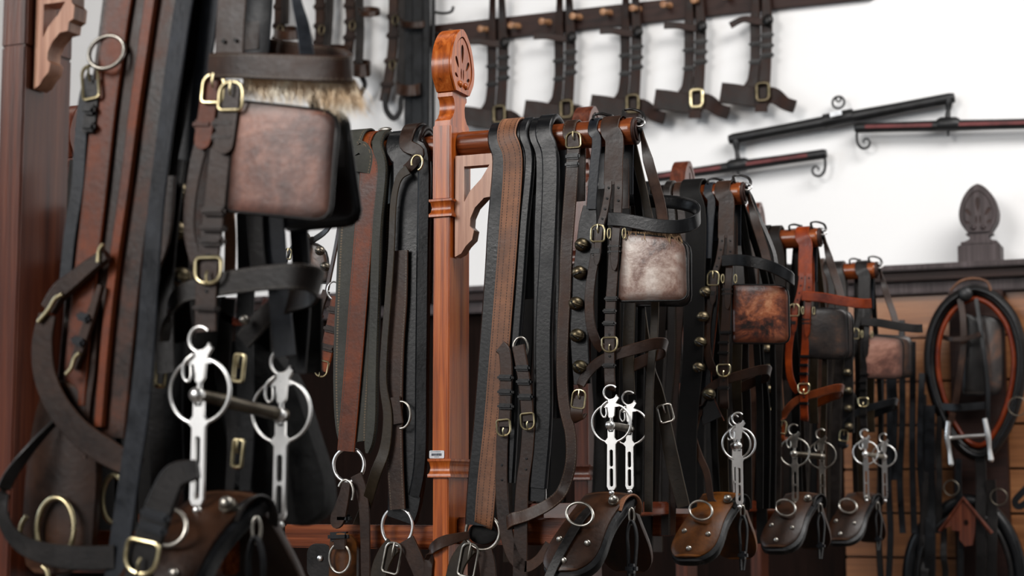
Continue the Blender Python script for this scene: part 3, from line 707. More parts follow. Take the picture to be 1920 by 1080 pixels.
def driving_saddle(Y, lab, c):
    """pad saddle over the lower arm: flap towards the aisle, padded lining, terret ring, rivets, girth strap"""
    T = Thing('driving_saddle', lab, 'driving saddle', P(1140, 930, Y), 'driving saddles resting on the low arms')
    def F(top, tip, dtop, dtip):
        a = P(*top, Y-dtop); z = P(*tip, Y-dtip); ex = V((1, 0, 0)); ey = (a-z); ln = ey.length
        return a, ex, ey.normalized(), ln
    a, ex, ey, ln = F((1139, 922), (1050, 1072), .0, .12)
    hw = .046
    prof = [(hw*.96, 0), (hw*.92, -.2*ln), (hw*.95, -.45*ln), (hw*1.08, -.7*ln), (hw*1.0, -.86*ln), (hw*.62, -.97*ln), (0, -ln), (-hw*.62, -.97*ln), (-hw*1.0, -.86*ln), (-hw*1.08, -.7*ln), (-hw*.95, -.45*ln), (-hw*.92, -.2*ln), (-hw*.96, 0)]
    o2 = dense([(p.x, p.y) for p in crom([V((x, y, 0)) for x, y in prof], 3)], .012)
    bul = lambda u, v, s: .014*math.sin(math.pi*min(1, max(0, v)))-.010*(2*u-1)**2
    b = NB(); shell(b, o2, a, ex, ey, .005, bul, 8)
    flap = T.part('flap', b, c.get('mat', 'saddle'))
    b = NB(); o3 = [(x*1.07+.006, y*1.03-.003) for x, y in o2]; nn = ex.cross(ey).normalized()
    shell(b, o3, a-nn*.012, ex, ey, .016, bul, 6)
    T.part('padded_lining', b, 'black')
    # far flap
    a2 = a+V((0, .012, 0)); tipb = V((a.x-.0, Y+.13, P(1050, 1072, Y-.12).z)); ey2 = (a2-tipb).normalized()
    b = NB(); shell(b, [(-x, y) for x, y in reversed(o2)], a2-V((0, 0, .004)), ex, ey2, .012, lambda u, v, s: -bul(u, v, s), 6)
    T.part('far_flap', b, c.get('mat', 'saddle'))
    # arched gullet edge
    g = [P(1160, 958, Y-.028), P(1168, 938, Y-.018), P(1181, 929, Y-.002), P(1193, 934, Y+.01), P(1198, 948, Y+.02), P(1196, 962, Y+.028)]
    strap(T, 'seat_edge', g, 14*S, c.get('edge', 'tan'), wax=(1, -.3, .2))
    def on(u, v, h=.004):   # point on the flap: u -1..1 across, v 0..1 down
        return a+ex*(u*hw)-ey*(v*ln)+nn*(bul((u+1)/2, 1-v, 0)+h)
    b = NB()
    ball(b, on(.62, .16, .010), .0085); tube(b, [on(.62, .16, 0), on(.62, .16, .008)], .010, n=1, seg=14)
    kn = T.part('knob', b, 'steel', flap)
    b = NB(); rc = P(1087, 964, Y-.075); ring(b, rc, .0285, .0026, (-.15, -1, .35), ry=.0205, seg=44, up=(.35, 0, 1)); T.part('terret_ring', b, 'steel')
    for u, v in ((-.62, .66), (.60, .70), (.0, .90)):
        b = NB(); ball(b, on(u, v, .004), .0062, (1, .6, 1), 14); T.part('rivet', b, 'steel', flap)
    if c.get('cross', True):
        strap(T, 'cross_strap', [on(-.05, .30, .006), on(-.10, .45, .008), on(-.12, .6, .009), on(-.2, .8, .008), on(-.3, 1.02, .004), on(-.34, 1.2, -.01)], 19*S, 'dark', wax=(1, 0, 0))
    # hanging girth loop and ring
    b = NB(); ring(b, P(1184, 968, Y-.010), 5*S, .002, (.5, -1, 0), ry=15*S, seg=24); T.part('dee', b, 'steel')
    strap(T, 'girth_loop', [P(1180, 1100, Y-.01), P(1178, 1040, Y-.014), P(1176, 1000, Y-.016), P(1184, 976, Y-.014), P(1193, 1000, Y-.01), P(1192, 1040, Y-.006), P(1186, 1100, Y-.0)], 9*S, 'black', wax=(.3, 1, 0))
    keeper(T, P(1184, 1066, Y-.01), 22*S, 18*S, 0, 'bluegrey', t=.02)
    return T

# ------------------------------------------------------------------ the four stations of the near row
BL = [(1166, 437), (1284, 449), (1287, 562), (1158, 564)]
cfg = [
 ('black and brown bridle with the pale worn silvery blinker, nearest the barcode post', dict(blink=BL, bmat='blinker_pale', fur=True)),
 ('brown bridle with the scuffed orange blinker and wide black brow band', dict(blink=[(1163, 452), (1285, 452), (1287, 583), (1163, 583)], bmat='blinker_orange', flip=True, noend=True, twin=True, far=[(1200, 460), (1280, 460), (1280, 575), (1200, 575)])),
 ('bridle with orange-red crown and brow straps beside a nearly black blinker', dict(blink=[(1143, 432), (1256, 432), (1258, 563), (1143, 563)], bmat='blinker_dark', crown='orange', cheek='orange', brow='orange', nose='redbrown', short=True, far=[(1180, 440), (1280, 444), (1280, 568), (1180, 568)])),
 ('rearmost dark bridle of the row, its blinker brown with a reddish centre', dict(blink=[(1140, 440), (1262, 450), (1258, 572), (1140, 572)], bmat='blinker_brown', crown='dark', cheek='dark', nose='black', short=True, brow='dark', far=[(1180, 445), (1300, 450), (1300, 572), (1180, 572)])),
]
for k, (lab, c) in enumerate(cfg):
    OFF = V((0, k*DY, 0)); bridle(YB, lab, c)
bits = [('bright slotted bit below the pale silvery blinker', (1146, 793), (34, 7), .10, 1.0, 1.0, 'nickel', (0, 0)),
        ('bright slotted bit below the orange scuffed blinker, its far ring tucked behind', (1175, 812), (-2, 2), .10, 1.0, 1.10, 'nickel', (0, 0)),
        ('thin slotted bit under the orange-red cheek strap, hung askew from its twin ring', (1117, 815), (73, 8), .06, 1.04, 1.0, 'steel', (0, 0)),
        ('shiny small bit hanging lowest under the rearmost bridle', (1147, 800), (68, 10), .10, 1.0, 1.12, 'nickel', (0, 0))]
for k, (lab, c0, far, df, s, sh, mt, _) in enumerate(bits):
    OFF = V((0, k*DY, 0)); driving_bit(YB, c0, s, lab, far=far, dfar=df, mat=mt, shank=sh)
OFF = V((0, 0, 0))
W36 = [26*S, 38*S, 38*S, 38*S, 36*S, 34*S]
bell_strap(YB, 'black strap of five dull brass bells left of the pale blinker', [(1106, 386), (1103, 420), (1096, 480), (1088, 560), (1087, 640), (1092, 720)], W36, [(1091, 459), (1086, 511), (1080, 569), (1082, 629), (1087, 688)])
OFF = V((0, DY, 0))
bell_strap(YB, 'wide black strap with red piping and brass bells left of the orange blinker', [(1118, 420), (1112, 470), (1105, 540), (1096, 640), (1097, 700), (1118, 760)], [24*S, 44*S, 46*S, 42*S, 44*S, 50*S], [(1104, 414+55), (1098, 525), (1092, 582), (1088, 640), (1110, 700)], edge='redbrown', r=15)
OFF = V((0, 2*DY, 0))
bell_strap(YB, 'brown-edged bell strap hanging behind the lower corner of the orange blinker', [(1060, 480), (1062, 560), (1066, 640), (1070, 740)], [44*S]*4, [(1050, 540), (1052, 592), (1052, 648), (1054, 706)], mat='dark', edge='tan', top=False, r=13, dep=.03)
OFF = V((0, 3*DY, 0))
bell_strap(YB, 'dark bell strap left of the rearmost brown blinker', [(1098, 480), (1098, 560), (1098, 640), (1098, 740)], [40*S]*4, [(1097, 500), (1097, 555), (1098, 610), (1098, 665), (1099, 720)], mat='dark', top=False, r=13, dep=.03)
sad = [('saddle', 'reddish brown driving saddle with a terret ring, nearest the barcode post', 'tan'), ('saddle_orange', 'worn orange-brown driving saddle beneath the orange blinker', 'dark'), ('saddle', 'plain brown driving saddle with a ring beneath the orange-red bridle', 'dark'), ('saddle', 'rearmost dark driving saddle with a brassy ring', 'dark')]
for k, (m_, lab, ed) in enumerate(sad):
    OFF = V((0, k*DY, 0)); driving_saddle(YB, lab, dict(mat=m_, edge=ed, cross=(k == 0)))
OFF = V((0, 0, 0))

# long padded trace strap with tan stitching, over the arm next to the post
def pad_strap(Y, lab):
    T = Thing('padded_back_strap', lab, 'harness strap', P(905, 990, Y-.03), 'wide padded back straps')
    base = strap(T, 'padding', drape(Y, 960, .006, [(957, 300), (948, 420), (940, 540), (928, 680), (916, 800), (904, 900), (897, 985)], back=.3), [74*S, 74*S, 74*S, 74*S, 74*S, 74*S, 70*S, 60*S, 54*S], 'black', t=.012, dome=.006)
    b = NB(); strap(T, 'top_strap', drape(Y, 966, .016, [(962, 300), (955, 420), (946, 540), (935, 680), (925, 800), (914, 900), (908, 972), (906, 985, .03)], back=.02), [40*S]*8+[36*S], 'tan', t=.004)
    roll = strap(T, 'padded_edge', drape(Y, 996, .010, [(994, 300), (984, 420), (976, 540), (966, 680), (962, 800), (956, 905)], back=.1), 20*S, 'black', t=.014, dome=.004)
    b = NB(); ring(b, P(905, 998, Y-.034), 35*S, .0034, ry=33*S, seg=44); T.part('ring', b, 'steel')
    b = NB(); ball(b, P(905, 1000, Y-.018), .026, (1.15, .22, .78)); T.part('leather_backing', b, 'felt')
    b = NB(); ring(b, P(1012, 928, Y-.02), 10*S, .003, (.5, -1, 0), ry=34*S, a0=-90, a1=90, seg=20); T.part('ring', b, 'nickel')
    return T
pad_strap(YB, 'tan stitched strap on black padding over the arm of the barcode post')

# ------------------------------------------------------------------ more straps around the barcode post
def hs(lab, pts, w, mat, name='harness_strap', cat='harness strap', group=None, **k):
    b = NB(); ribbon(b, pts, w, k.pop('t', .004), **k); low = min(pts, key=lambda p: p.z)
    return single(name, lab, cat, b, mat, low, group)
def ringed(lab, pts, w, mat, c, r, Y, dep, name='ringed_strap', rm='steel', backing=False, ry=None, tr=.0032, parts=None, **k):
    T = Thing(name, lab, 'harness strap', P(c[0], c[1], Y-dep))
    s = strap(T, 'strap', pts, w, mat, **k)
    b = NB(); ring(b, P(*c, Y-dep), r, tr, ry=ry, seg=44); T.part('ring', b, rm)
    return T, s
# narrow brown strap with a buckle, curling round at the bottom
T = Thing('buckled_strap', 'narrow brown strap buckled on the arm beside the bells, curling into a loop low down', 'harness strap', P(960, 990, YB-.04))
st = strap(T, 'strap', drape(YB, 1077, .003, [(1075, 270), (1072, 330), (1067, 400), (1062, 470), (1060, 540), (1056, 620), (1054, 700), (1058, 760), (1070, 815), (1070, 870), (1055, 920)], back=.12)+
     [P(1030, 945, YB-.045), P(990, 965, YB-.05), P(958, 975, YB-.055), P(950, 985, YB-.03), P(975, 968, YB-.01), P(1010, 950, YB+.0)], [24*S, 24*S, 26*S, 26*S, 24*S, 22*S, 22*S, 26*S, 28*S], 'brown_stitched')
buckle(T, P(1075, 262, YB-.033), 30*S, 30*S, 0, 'brass', st, open_='up', r=.0019)
keeper(T, P(1074, 293, YB-.031), 29*S, 11*S, 1, 'bluegrey', st); keeper(T, P(1073, 308, YB-.031), 29*S, 10*S, 1, 'bluegrey', st)
# pair of buckled billets in front of the tan strap
for (lab, ring_, a, ky, bk, low) in (
  ('left of the two buckled billets crossing the tan strap, its tail sagging to the saddle', None,
   [(938, 650), (947, 662), (950, 700), (948, 750), (946, 800)], (708, 735, 762), (944, 802), [(943, 800), (941, 860), (941, 920), (947, 985), (962, 1040), (985, 1062), (1010, 1050), (1030, 1020)]),
  ('right of the two buckled billets beside the tan strap, hanging straight', (970, 655),
   [(972, 648), (976, 670), (982, 705), (987, 745), (990, 790)], (690, 716, 744), (989, 790), [(992, 790), (988, 850), (980, 910), (977, 980), (975, 1090)])):
    T = Thing('buckled_billet', lab, 'buckled strap', P(low[-1][0], low[-1][1], YB-.05), 'pair of buckled billets')
    st = strap(T, 'billet', PT(a, YB, .052), 26*S, 'brown', t=.006)
    for i, y in enumerate(ky): keeper(T, P(a[2][0]+(0 if ring_ is None else (y-705)*.1)-(2 if ring_ is None else 0), y, YB-.055), 31*S, 11*S, 2, 'black', st, t=.015)
    buckle(T, P(*bk, YB-.058), 27*S, 30*S, -4, 'nickel' if 0 else 'brass', st, open_='down', r=.002)
    strap(T, 'strap', PT(low, YB, .046), [25*S, 25*S, 27*S, 27*S, 20*S, 18*S] if ring_ is None else [26*S, 26*S, 30*S], 'brown')
    if ring_:
        b = NB(); ring(b, P(976, 652, YB-.046), 14*S, .0022, (.3, -1, 0), ry=20*S, seg=28); T.part('ring', b, 'steel', st)
    holes(T, PT([(low[1][0]-1, 860), (low[1][0]-2, 880)] if ring_ else [(941, 872), (941, 900)], YB, .0485), st)
# straps below the ring of the tan strap
hs('brown strap looping left from the ring under the tan strap', [P(880, 1003, YB-.04), P(850, 1010, YB-.05), P(822, 1020, YB-.055), P(806, 1040, YB-.05), P(802, 1100, YB-.05)], [14*S, 22*S, 22*S, 16*S], 'brown', wax=(.3, 0, 1))
T = Thing('buckled_billet', 'short dark buckled strap hanging under the ring of the tan strap', 'buckled strap', P(865, 1080, YB-.05))
st = strap(T, 'strap', PT([(882, 1024), (868, 1040), (856, 1062), (848, 1100)], YB, .05), 34*S, 'olive', t=.006); buckle(T, P(878, 1050, YB-.056), 34*S, 62*S, 12, 'steel', st, open_='up', r=.0022)
hs('reddish strap hanging right of the ring under the tan strap', PT([(908, 1032), (914, 1060), (918, 1110)], YB, .035), 34*S, 'brown')

# left arm of the barcode post: grey-green pad with a reddish centre strip, and a black pad
T = Thing('padded_back_strap', 'grey-green padded strap with a reddish brown strip, at the outer end of the left arm', 'harness strap', P(655, 868, YB-.03), 'wide padded back straps')
strap(T, 'padding', drape(YB, 690, .006, [(688, 310), (675, 420), (668, 540), (663, 660), (660, 780), (664, 830)], back=.3), [78*S, 82*S, 84*S, 90*S, 92*S, 88*S, 84*S, 60*S], 'greygreen', t=.010, dome=.003)
strap(T, 'top_strap', drape(YB, 696, .014, [(693, 320), (684, 420), (674, 540), (665, 660), (655, 780), (649, 846)], back=.05), [40*S, 40*S, 40*S, 42*S, 42*S, 40*S, 38*S], 'redbrown', t=.005)
b = NB(); ribbon(b, drape(YB, 678, .021, [(676, 290), (672, 322)], back=.04), 52*S, .004); T.part('patch', b, 'greygreen')
strap(T, 'padded_edge', drape(YB, 724, .010, [(718, 320), (708, 430), (704, 560), (700, 680), (698, 790), (690, 850)], back=.1), 24*S, 'greygreen', t=.012, dome=.003, tip=True)
b = NB(); ring(b, P(654, 872, YB-.030), 34*S, .0034, ry=33*S, seg=44); T.part('ring', b, 'nickel')
b = NB(); ball(b, P(722, 243, YB-.0), .010, (1.5, .5, .5)); T.part('rivet', b, 'steel')
T = Thing('padded_back_strap', 'glossy black padded strap hanging against the left side of the barcode post', 'harness strap', P(745, 988, YB-.03), 'wide padded back straps')
strap(T, 'padding', drape(YB, 772, .006, [(772, 300), (771, 420), (770, 560), (768, 700), (766, 840), (760, 940), (752, 975)], back=.3), [70*S, 78*S, 80*S, 80*S, 80*S, 80*S, 80*S, 60*S], 'black', t=.014, dome=.004)
strap(T, 'padded_edge', drape(YB, 795, .014, [(795, 300), (793, 500), (791, 700), (789, 860), (778, 930)], back=.1), 26*S, 'black', t=.012, dome=.004)
strap(T, 'top_strap', PT([(748, 470), (747, 560), (742, 650), (740, 760), (741, 860), (746, 955)], YB, .048), [42*S, 40*S, 38*S, 36*S, 36*S, 34*S], 'brown_stitched', t=.005)
b = NB(); ring(b, P(745, 988, YB-.036), 33*S, .0034, ry=37*S, seg=44); T.part('ring', b, 'nickel')
b = NB(); ring(b, P(752, 778, YB-.056), 20*S, .0026, ry=26*S, a0=-95, a1=120, seg=30); T.part('dee', b, 'steel')
strap(T, 'chape', PT([(738, 745), (741, 770), (744, 795)], YB, .056), 30*S, 'brown', t=.006)
T = Thing('tied_strap', 'thin grey-brown strap knotted through a small brass ring on the black padded strap', 'harness strap', P(690, 960, YB-.05))
strap(T, 'strap', PT([(765, 318), (748, 335), (738, 380), (734, 470), (728, 560), (721, 650), (719, 720), (727, 780), (722, 840), (704, 890), (686, 950, .03), (664, 1010, -.02), (648, 1100, -.05)], YB, .062), [22*S, 14*S, 14*S, 15*S, 15*S, 16*S, 20*S, 24*S, 24*S, 24*S, 22*S], 'olive')
b = NB(); ring(b, P(782, 305, YB-.064), 11*S, .0022, (.2, -1, 0), ry=15*S, seg=24, a0=-80, a1=200); T.part('ring', b, 'brass')
strap(T, 'knot', drape(YB, 782, .022, [(784, 285), (776, 305), (762, 318)], back=.05), [34*S, 34*S, 34*S, 26*S, 20*S], 'brown', t=.006)
T = Thing('buckled_billet', 'dark pointed strap end with keepers below the ring of the grey-green strap', 'buckled strap', P(640, 985, YB-.05))
st = strap(T, 'billet', PT([(650, 905), (646, 930), (636, 965), (628, 990)], YB, .055), [20*S, 24*S, 34*S, 30*S], 'brown', tip=True, t=.006)
b = NB(); ring(b, P(648, 925, YB-.056), 17*S, .0026, ry=26*S, a0=-30, a1=150, seg=28); T.part('buckle', b, 'steel', st)
keeper(T, P(645, 972, YB-.048), 30*S, 16*S, 0, 'black', st, t=.02); keeper(T, P(636, 1006, YB-.046), 46*S, 18*S, -2, 'black', st, t=.02)
hs('brown strap hanging from the right of the ring under the grey-green strap', PT([(668, 890), (678, 920), (684, 970), (686, 1100)], YB, .04), [26*S, 24*S, 20*S], 'brown')
T = Thing('ring_pad', 'round worn brown leather pad with a ring at the bottom left of the barcode post', 'harness pad', P(640, 1080, YB-.05))
b = NB(); o2 = dense(rrect(62*S, 150*S, 28*S), .01); shell(b, o2, P(645, 1070, YB-.035), (1, 0, 0), (0, 0, 1), .010, lambda u, v, s: .012*(1-(2*u-1)**2), 7); T.part('pad', b, 'saddle_orange')
b = NB(); ring(b, P(637, 1047, YB-.062), 23*S, .0026, ry=28*S, seg=36); T.part('ring', b, 'steel')
strap(T, 'chape', PT([(638, 1012), (638, 1030)], YB, .062), 28*S, 'brown', t=.008)
T = Thing('rivet_tab', 'small dark leather tab with one silver rivet left of the round worn pad', 'harness pad', P(600, 1060, YB))
b = NB(); shell(b, dense(rrect(56*S, 70*S, 20*S), .01), P(602, 1052, YB-.0), (1, 0, 0), (0, 0, 1), .008, lambda u, v, s: .004, 5); T.part('tab', b, 'dark')
b = NB(); ball(b, P(600, 1047, YB-.010), .0062, (1, .6, 1)); T.part('rivet', b, 'nickel')
for lab, x0, r_, m_ in (('dark strap curving from the left of the ring under the black padded strap', 0, 1, 'olive'), ('brown strap slanting from the right of the ring under the black padded strap', 1, 1, 'brown')):
    if x0 == 0:
        T = Thing('buckled_billet', lab, 'buckled strap', P(715, 1100, YB-.05))
        st = strap(T, 'strap', PT([(738, 1022), (724, 1040), (712, 1070), (708, 1110)], YB, .052), 36*S, m_, t=.006); buckle(T, P(735, 1046, YB-.058), 34*S, 58*S, 12, 'steel', st, open_='up', r=.0022)
    else: hs(lab, PT([(762, 1012), (775, 1040), (790, 1075), (798, 1110)], YB, .045), 34*S, m_, t=.006)
# cluster of buckled straps left of the grey-green pad
YC = YB+.10; SCc = S*1.03
T = Thing('buckled_billet', 'reddish worn buckled strap with three keepers, left of the grey-green padded strap', 'buckled strap', P(603, 700, YC), 'buckled billets left of the grey-green padded strap')
st = strap(T, 'billet', PT([(634, 556), (630, 585), (620, 630), (610, 670), (603, 695)], YC, .03), 30*SCc, 'redbrown', t=.006)
strap(T, 'hanger', drape(YC, 668, .002, [(664, 300), (652, 420), (638, 545)], back=.1, R_=R+.10-.0)[6:] if 0 else [V((XL+.012, YB+R, ZA-.1)), V((XL+.012, YB+R+.004, ZA)), V((XL+.012, YB, ZA+R+.004)), P(650, 330, YB+.03), P(645, 440, YC-.01), P(636, 556, YC-.028)], 16*S, 'brown')
for x, y, a in ((629, 582, 12), (623, 618, 14), (614, 652, 14)): keeper(T, P(x, y, YC-.034), 38*SCc, 14*SCc, a, 'brown', st, t=.016)
buckle(T, P(603, 691, YC-.036), 27*SCc, 32*SCc, 13, 'brass', st, open_='down', r=.002)
b = NB(); ring(b, P(626, 545, YC-.03), 13*SCc, .0018, (.6, -1, 0), ry=18*SCc, seg=24); T.part('ring', b, 'nickel', st)
T = Thing('buckled_billet', 'slim dark strap with two reddish keepers left of the worn buckled strap', 'buckled strap', P(575, 690, YC), 'buckled billets left of the grey-green padded strap')
st = strap(T, 'billet', PT([(612, 545), (600, 580), (590, 630), (580, 670)], YC, .022), 17*SCc, 'brown', t=.006)
strap(T, 'hanger', [V((XL+.012, YB+R, ZA-.1)), V((XL+.012, YB+R+.008, ZA)), V((XL+.012, YB, ZA+R+.008)), P(648, 330, YB+.035), P(634, 440, YC), P(613, 545, YC-.02)], 14*S, 'brown')
for x, y, a in ((596, 592, 12), (588, 624, 12)): keeper(T, P(x, y, YC-.027), 24*SCc, 13*SCc, a, 'redbrown', st, t=.014)
b = NB(); tube(b, PT([(588, 648), (586, 662), (576, 672), (572, 676)], YC, .03), .0018, n=4); T.part('hook', b, 'brass', st)
T = Thing('driving_bridle', 'black bridle piece with a brass buckle seen in the gap under the big brown blinker', 'bridle', P(580, 600, YC+.1))
st = strap(T, 'brow_band', [P(533, 500, YC+.1), P(545, 470, YC+.08), P(565, 455, YC+.07), P(588, 450, YC+.08)], 16*S, 'dark', wax=(.3, 0, 1))
strap(T, 'hanger', [V((XL+.012, YB+R, ZA-.1)), V((XL+.012, YB+R+.012, ZA)), V((XL+.012, YB, ZA+R+.012)), P(646, 330, YB+.04), P(620, 420, YC+.06), P(588, 450, YC+.08)], 14*S, 'dark')
strap(T, 'cheek_strap', PT([(566, 440), (563, 480), (552, 520), (545, 560)], YC, -.06), 24*S, 'dark_stitched'); buckle(T, P(540, 476, YC+.05), 17*S, 22*S, 10, 'brass', st, open_='up', r=.002)
blinker(T, YC, (572, 452), (610, 462), (616, 530), (566, 530), -.08, 'blinker_dark', edge='black', rad=(22, 10, 8, 10)); 
for i, (x, y) in enumerate(((572, 445), (600, 470), (556, 612), (566, 672), (610, 500))): bell(T, P(x, y, YC+.02), 11*S, st, 'dull_steel')

# ------------------------------------------------------------------ dark hanging straps on every arm
random.seed(21)
def hang_group(Y, xs, off, lab, group, y1s, mats, ws, arm='r', e=.004):
    global OFF
    OFF = V((0, off, 0))
    for i, x in enumerate(xs):
        wd = random.choice(ws); y1 = random.choice(y1s); sl = random.uniform(-34, -8); e_ = e+random.choice((0, .0045, .009))
        pts = [(x+sl*.05, 300), (x+sl*.2+random.uniform(-3, 3), 450), (x+sl*.45+random.uniform(-4, 4), 620), (x+sl*.7+random.uniform(-6, 6), 780), (x+sl, y1)]
        b = NB(); p = drape(Y, x, e_, pts, back=random.uniform(.25, .55)); q = random.random()
        ribbon(b, p, wd*S, random.choice((.004, .004, .008, .012)), dome=random.choice((0, .002, .004)))
        single('harness_strap', lab, 'harness strap', b, random.choice(mats), P(*pts[-1], Y), group)
DK = ['shaded_black', 'shaded_dark', 'shaded_black', 'dark_stitched', 'shaded_black']
hang_group(YB, [1022, 1034], 0, 'long black strap between the tan strap and the narrow buckled strap', 'long black straps beside the tan strap', (915, 940), ['black'], (34, 42))
hang_group(YB, [888, 902, 1040, 1094], 0, 'dark strap hanging on the arm of the barcode post', 'dark straps on the right arm of the barcode post', (860, 900, 940), ['black', 'dark'], (22, 28)) if 0 else None
names = ['behind the tan strap and the silvery blinker', 'behind the orange blinker', 'behind the nearly black blinker at the rear']
for k in (1, 2, 3):
    hang_group(YB, [880, 905, 932, 960, 985, 1010, 1034, 1056, 1085], k*DY, 'dark hanging harness strap '+names[k-1], 'dark straps '+names[k-1], (960, 1020, 1060), DK+['brown'], (22, 30, 38, 50))
    hang_group(YB, [668, 700, 722, 750, 778, 800], k*DY, 'dark strap on the left arm '+names[k-1], 'dark left-arm straps '+names[k-1], (980, 1040, 1080), DK, (30, 40, 56))
OFF = V((0, 0, 0))
# straps hanging inside the bridles
for k, nm in enumerate(('silvery blinker', 'orange blinker', 'nearly black blinker', 'rearmost blinker')):
    OFF = V((0, k*DY, 0))
    for x, d in ((1128, -.02), (1150, -.06), (1205, -.09), (1222, -.05), (1238, -.08), (1262, -.10)):
        if k == 0 and x > 1230: continue
        xx = [x+random.uniform(-8, 8) for _ in range(5)]
        ptop = V((P(min(x, 1172), 253, YB).x, YB+R+.006, ZA))
        if k > 1 and x > 1215: continue
        hs('dark inner strap hanging below the '+nm, [ptop+V((0, -.028, .026)), ptop, P(xx[0], 450, YB-d), P(xx[1], 600, YB-d), P(xx[2], 740, YB-d), P(xx[3], 960, YB-d)], random.choice((16, 20, 24))*S, random.choice(('shaded_black', 'shaded_dark', 'olive')), group='dark inner straps below the '+nm)
OFF = V((0, 0, 0))
T = Thing('buckled_billet', 'long dark strap with a buckle slanting down to the right of the bright slotted bit', 'buckled strap', P(1275, 945, YB+.15))
st = strap(T, 'strap', [V((P(1172, 253, YB).x, YB+R+.01, ZA))]+PT([(1195, 500), (1215, 670), (1232, 730), (1246, 790), (1262, 870), (1282, 950)], YB+.15), [14*S, 16*S, 20*S, 24*S, 26*S, 30*S, 26*S], 'olive'); buckle(T, P(1248, 775, YB+.145), 28*S, 34*S, -14, 'steel', st, r=.002)

# ------------------------------------------------------------------ the near station at the left
SA = (P(500, 500, YA)-P(400, 500, YA)).length/100
T = Thing('driving_bridle', 'big blurred brown bridle with pale hair under its brow band, nearest the camera', 'bridle', P(390, 620, YA-.03), 'bridles with blinkers along the rack')
crown = strap(T, 'crown_strap', drape(YA, 444, .004, [(440, -70), (436, 0), (432, 60), (430, 112)], back=.14), 54*SA, 'brown')
holes(T, PT([(419, 77), (441, 75)], YA, .034), crown, r=.0018)
strap(T, 'hanging_strap', PT([(486, -90), (484, 0), (480, 60), (476, 112)], YA, -.028), 56*SA, 'bluegrey')
brow = strap(T, 'brow_band', [P(393, 124, YA-.04), P(440, 123, YA-.046), P(520, 126, YA-.048), P(600, 129, YA-.046), P(645, 130, YA-.036), P(658, 126, YA-.015), P(640, 116, YA+.01), P(580, 106, YA+.03), P(500, 96, YA+.04), P(450, 92, YA+.04)], 42*SA, 'brown_stitched', wax=(0, 0, 1), t=.005, dome=.001)
strap(T, 'bearing_strap', [P(548, -60, YA), P(556, 0, YA-.01), P(568, 50, YA-.02), P(577, 112, YA-.034)], [14*SA, 16*SA, 22*SA, 24*SA], 'bluegrey', wax=(1, .3, 0))
cheek = strap(T, 'cheek_strap', PT([(430, 150), (420, 230), (410, 320), (402, 400), (394, 460), (388, 530), (386, 600), (386, 622)], YA, .032), 40*SA, 'brown')
strap(T, 'crown_tail', PT([(434, 160), (428, 215), (422, 260), (418, 288)], YA, .040), 38*SA, 'brown', cheek, tip=True)
strap(T, 'crown_tail', PT([(397, 150), (390, 205), (383, 250), (378, 280)], YA, .036), 34*SA, 'redbrown', tip=True)
strap(T, 'throat_strap', PT([(398, 155), (385, 240), (368, 310), (357, 380), (356, 440), (368, 490)], YA, .028), [34*SA, 28*SA, 24*SA, 22*SA, 22*SA], 'brown')
for x, y, w_, h_ in ((421, 232, 44, 16), (420, 258, 44, 14), (402, 396, 46, 14), (400, 428, 46, 10), (398, 452, 46, 16), (387, 578, 44, 8)): keeper(T, P(x, y, YA-.036), w_*SA, h_*SA, 4, 'brown', cheek, t=.013)
keeper(T, P(382, 234, YA-.034), 38*SA, 16*SA, 5, 'redbrown', t=.012)
buckle(T, P(400, 166, YA-.041), 40*SA, 46*SA, 5, 'brass', open_='up', r=.0021)
buckle(T, P(433, 180, YA-.044), 44*SA, 46*SA, 4, 'brass', cheek, open_='up', r=.0021)
buckle(T, P(390, 507, YA-.038), 48*SA, 42*SA, 2, 'brass', cheek, open_='down', r=.0024)
holes(T, PT([(390, 478), (387, 546), (432, 196)], YA, .0345), cheek)
nose = strap(T, 'nose_band', [P(308, 640, YA-.02), P(318, 585, YA-.026), P(340, 552, YA-.028), P(380, 540, YA-.028), P(430, 530, YA-.028), P(500, 521, YA-.03), P(555, 518, YA-.028), P(588, 524, YA-.012), P(600, 536, YA+.01), P(585, 552, YA+.04), P(540, 566, YA+.06), P(500, 590, YA+.07), P(455, 640, YA+.07)], [22*SA, 30*SA, 36*SA, 40*SA, 42*SA, 42*SA, 42*SA, 40*SA, 34*SA], 'dark_stitched', wax=(.3, 0, 1))
strap(T, 'cheek_strap', PT([(512, 395), (518, 480), (526, 580), (534, 668)], YA, -.06), 40*SA, 'bluegrey')
strap(T, 'cheek_strap', PT([(478, 395), (482, 470), (490, 540)], YA, -.05), 30*SA, 'dark')
blinker(T, YA, (444, 190), (628, 210), (612, 412), (424, 394), .036, 'blinker_brown', rad=(30, 30, 8, 10), t=.007, edge='dark')
blinker(T, YA, (540, 204), (646, 210), (672, 418), (530, 432), -.06, 'black', rad=(22, 34, 20, 10), t=.007, edge='black')
strap(T, 'brow_drop', PT([(582, 150), (587, 180), (592, 210)], YA, .0), 20*SA, 'brown'); strap(T, 'brow_drop', PT([(600, 150), (608, 180), (616, 215)], YA, .0), 12*SA, 'dark')
hair_fringe(T, YA, 455, 640, 146, 148, .02, 900, 44, 'fair_hair', brow, .3); hair_fringe(T, YA, 600, 665, 148, 150, .012, 500, 60, 'fair_hair', brow, .35)
driving_bit(YA, (374, 733), 1.53, 'largest bit, out of focus in the left foreground with a long mouthpiece', far=(100, 25), dfar=.12)
T = Thing('bell_strap', 'blurred column of brass bells left of the big brown blinker', 'bell strap', P(335, 560, YA+.03), 'straps of round harness bells')
st = strap(T, 'bell_strap', PT([(350, 150), (345, 250), (336, 350), (334, 450), (336, 560), (345, 640)], YA, -.03), 46*SA, 'dark')
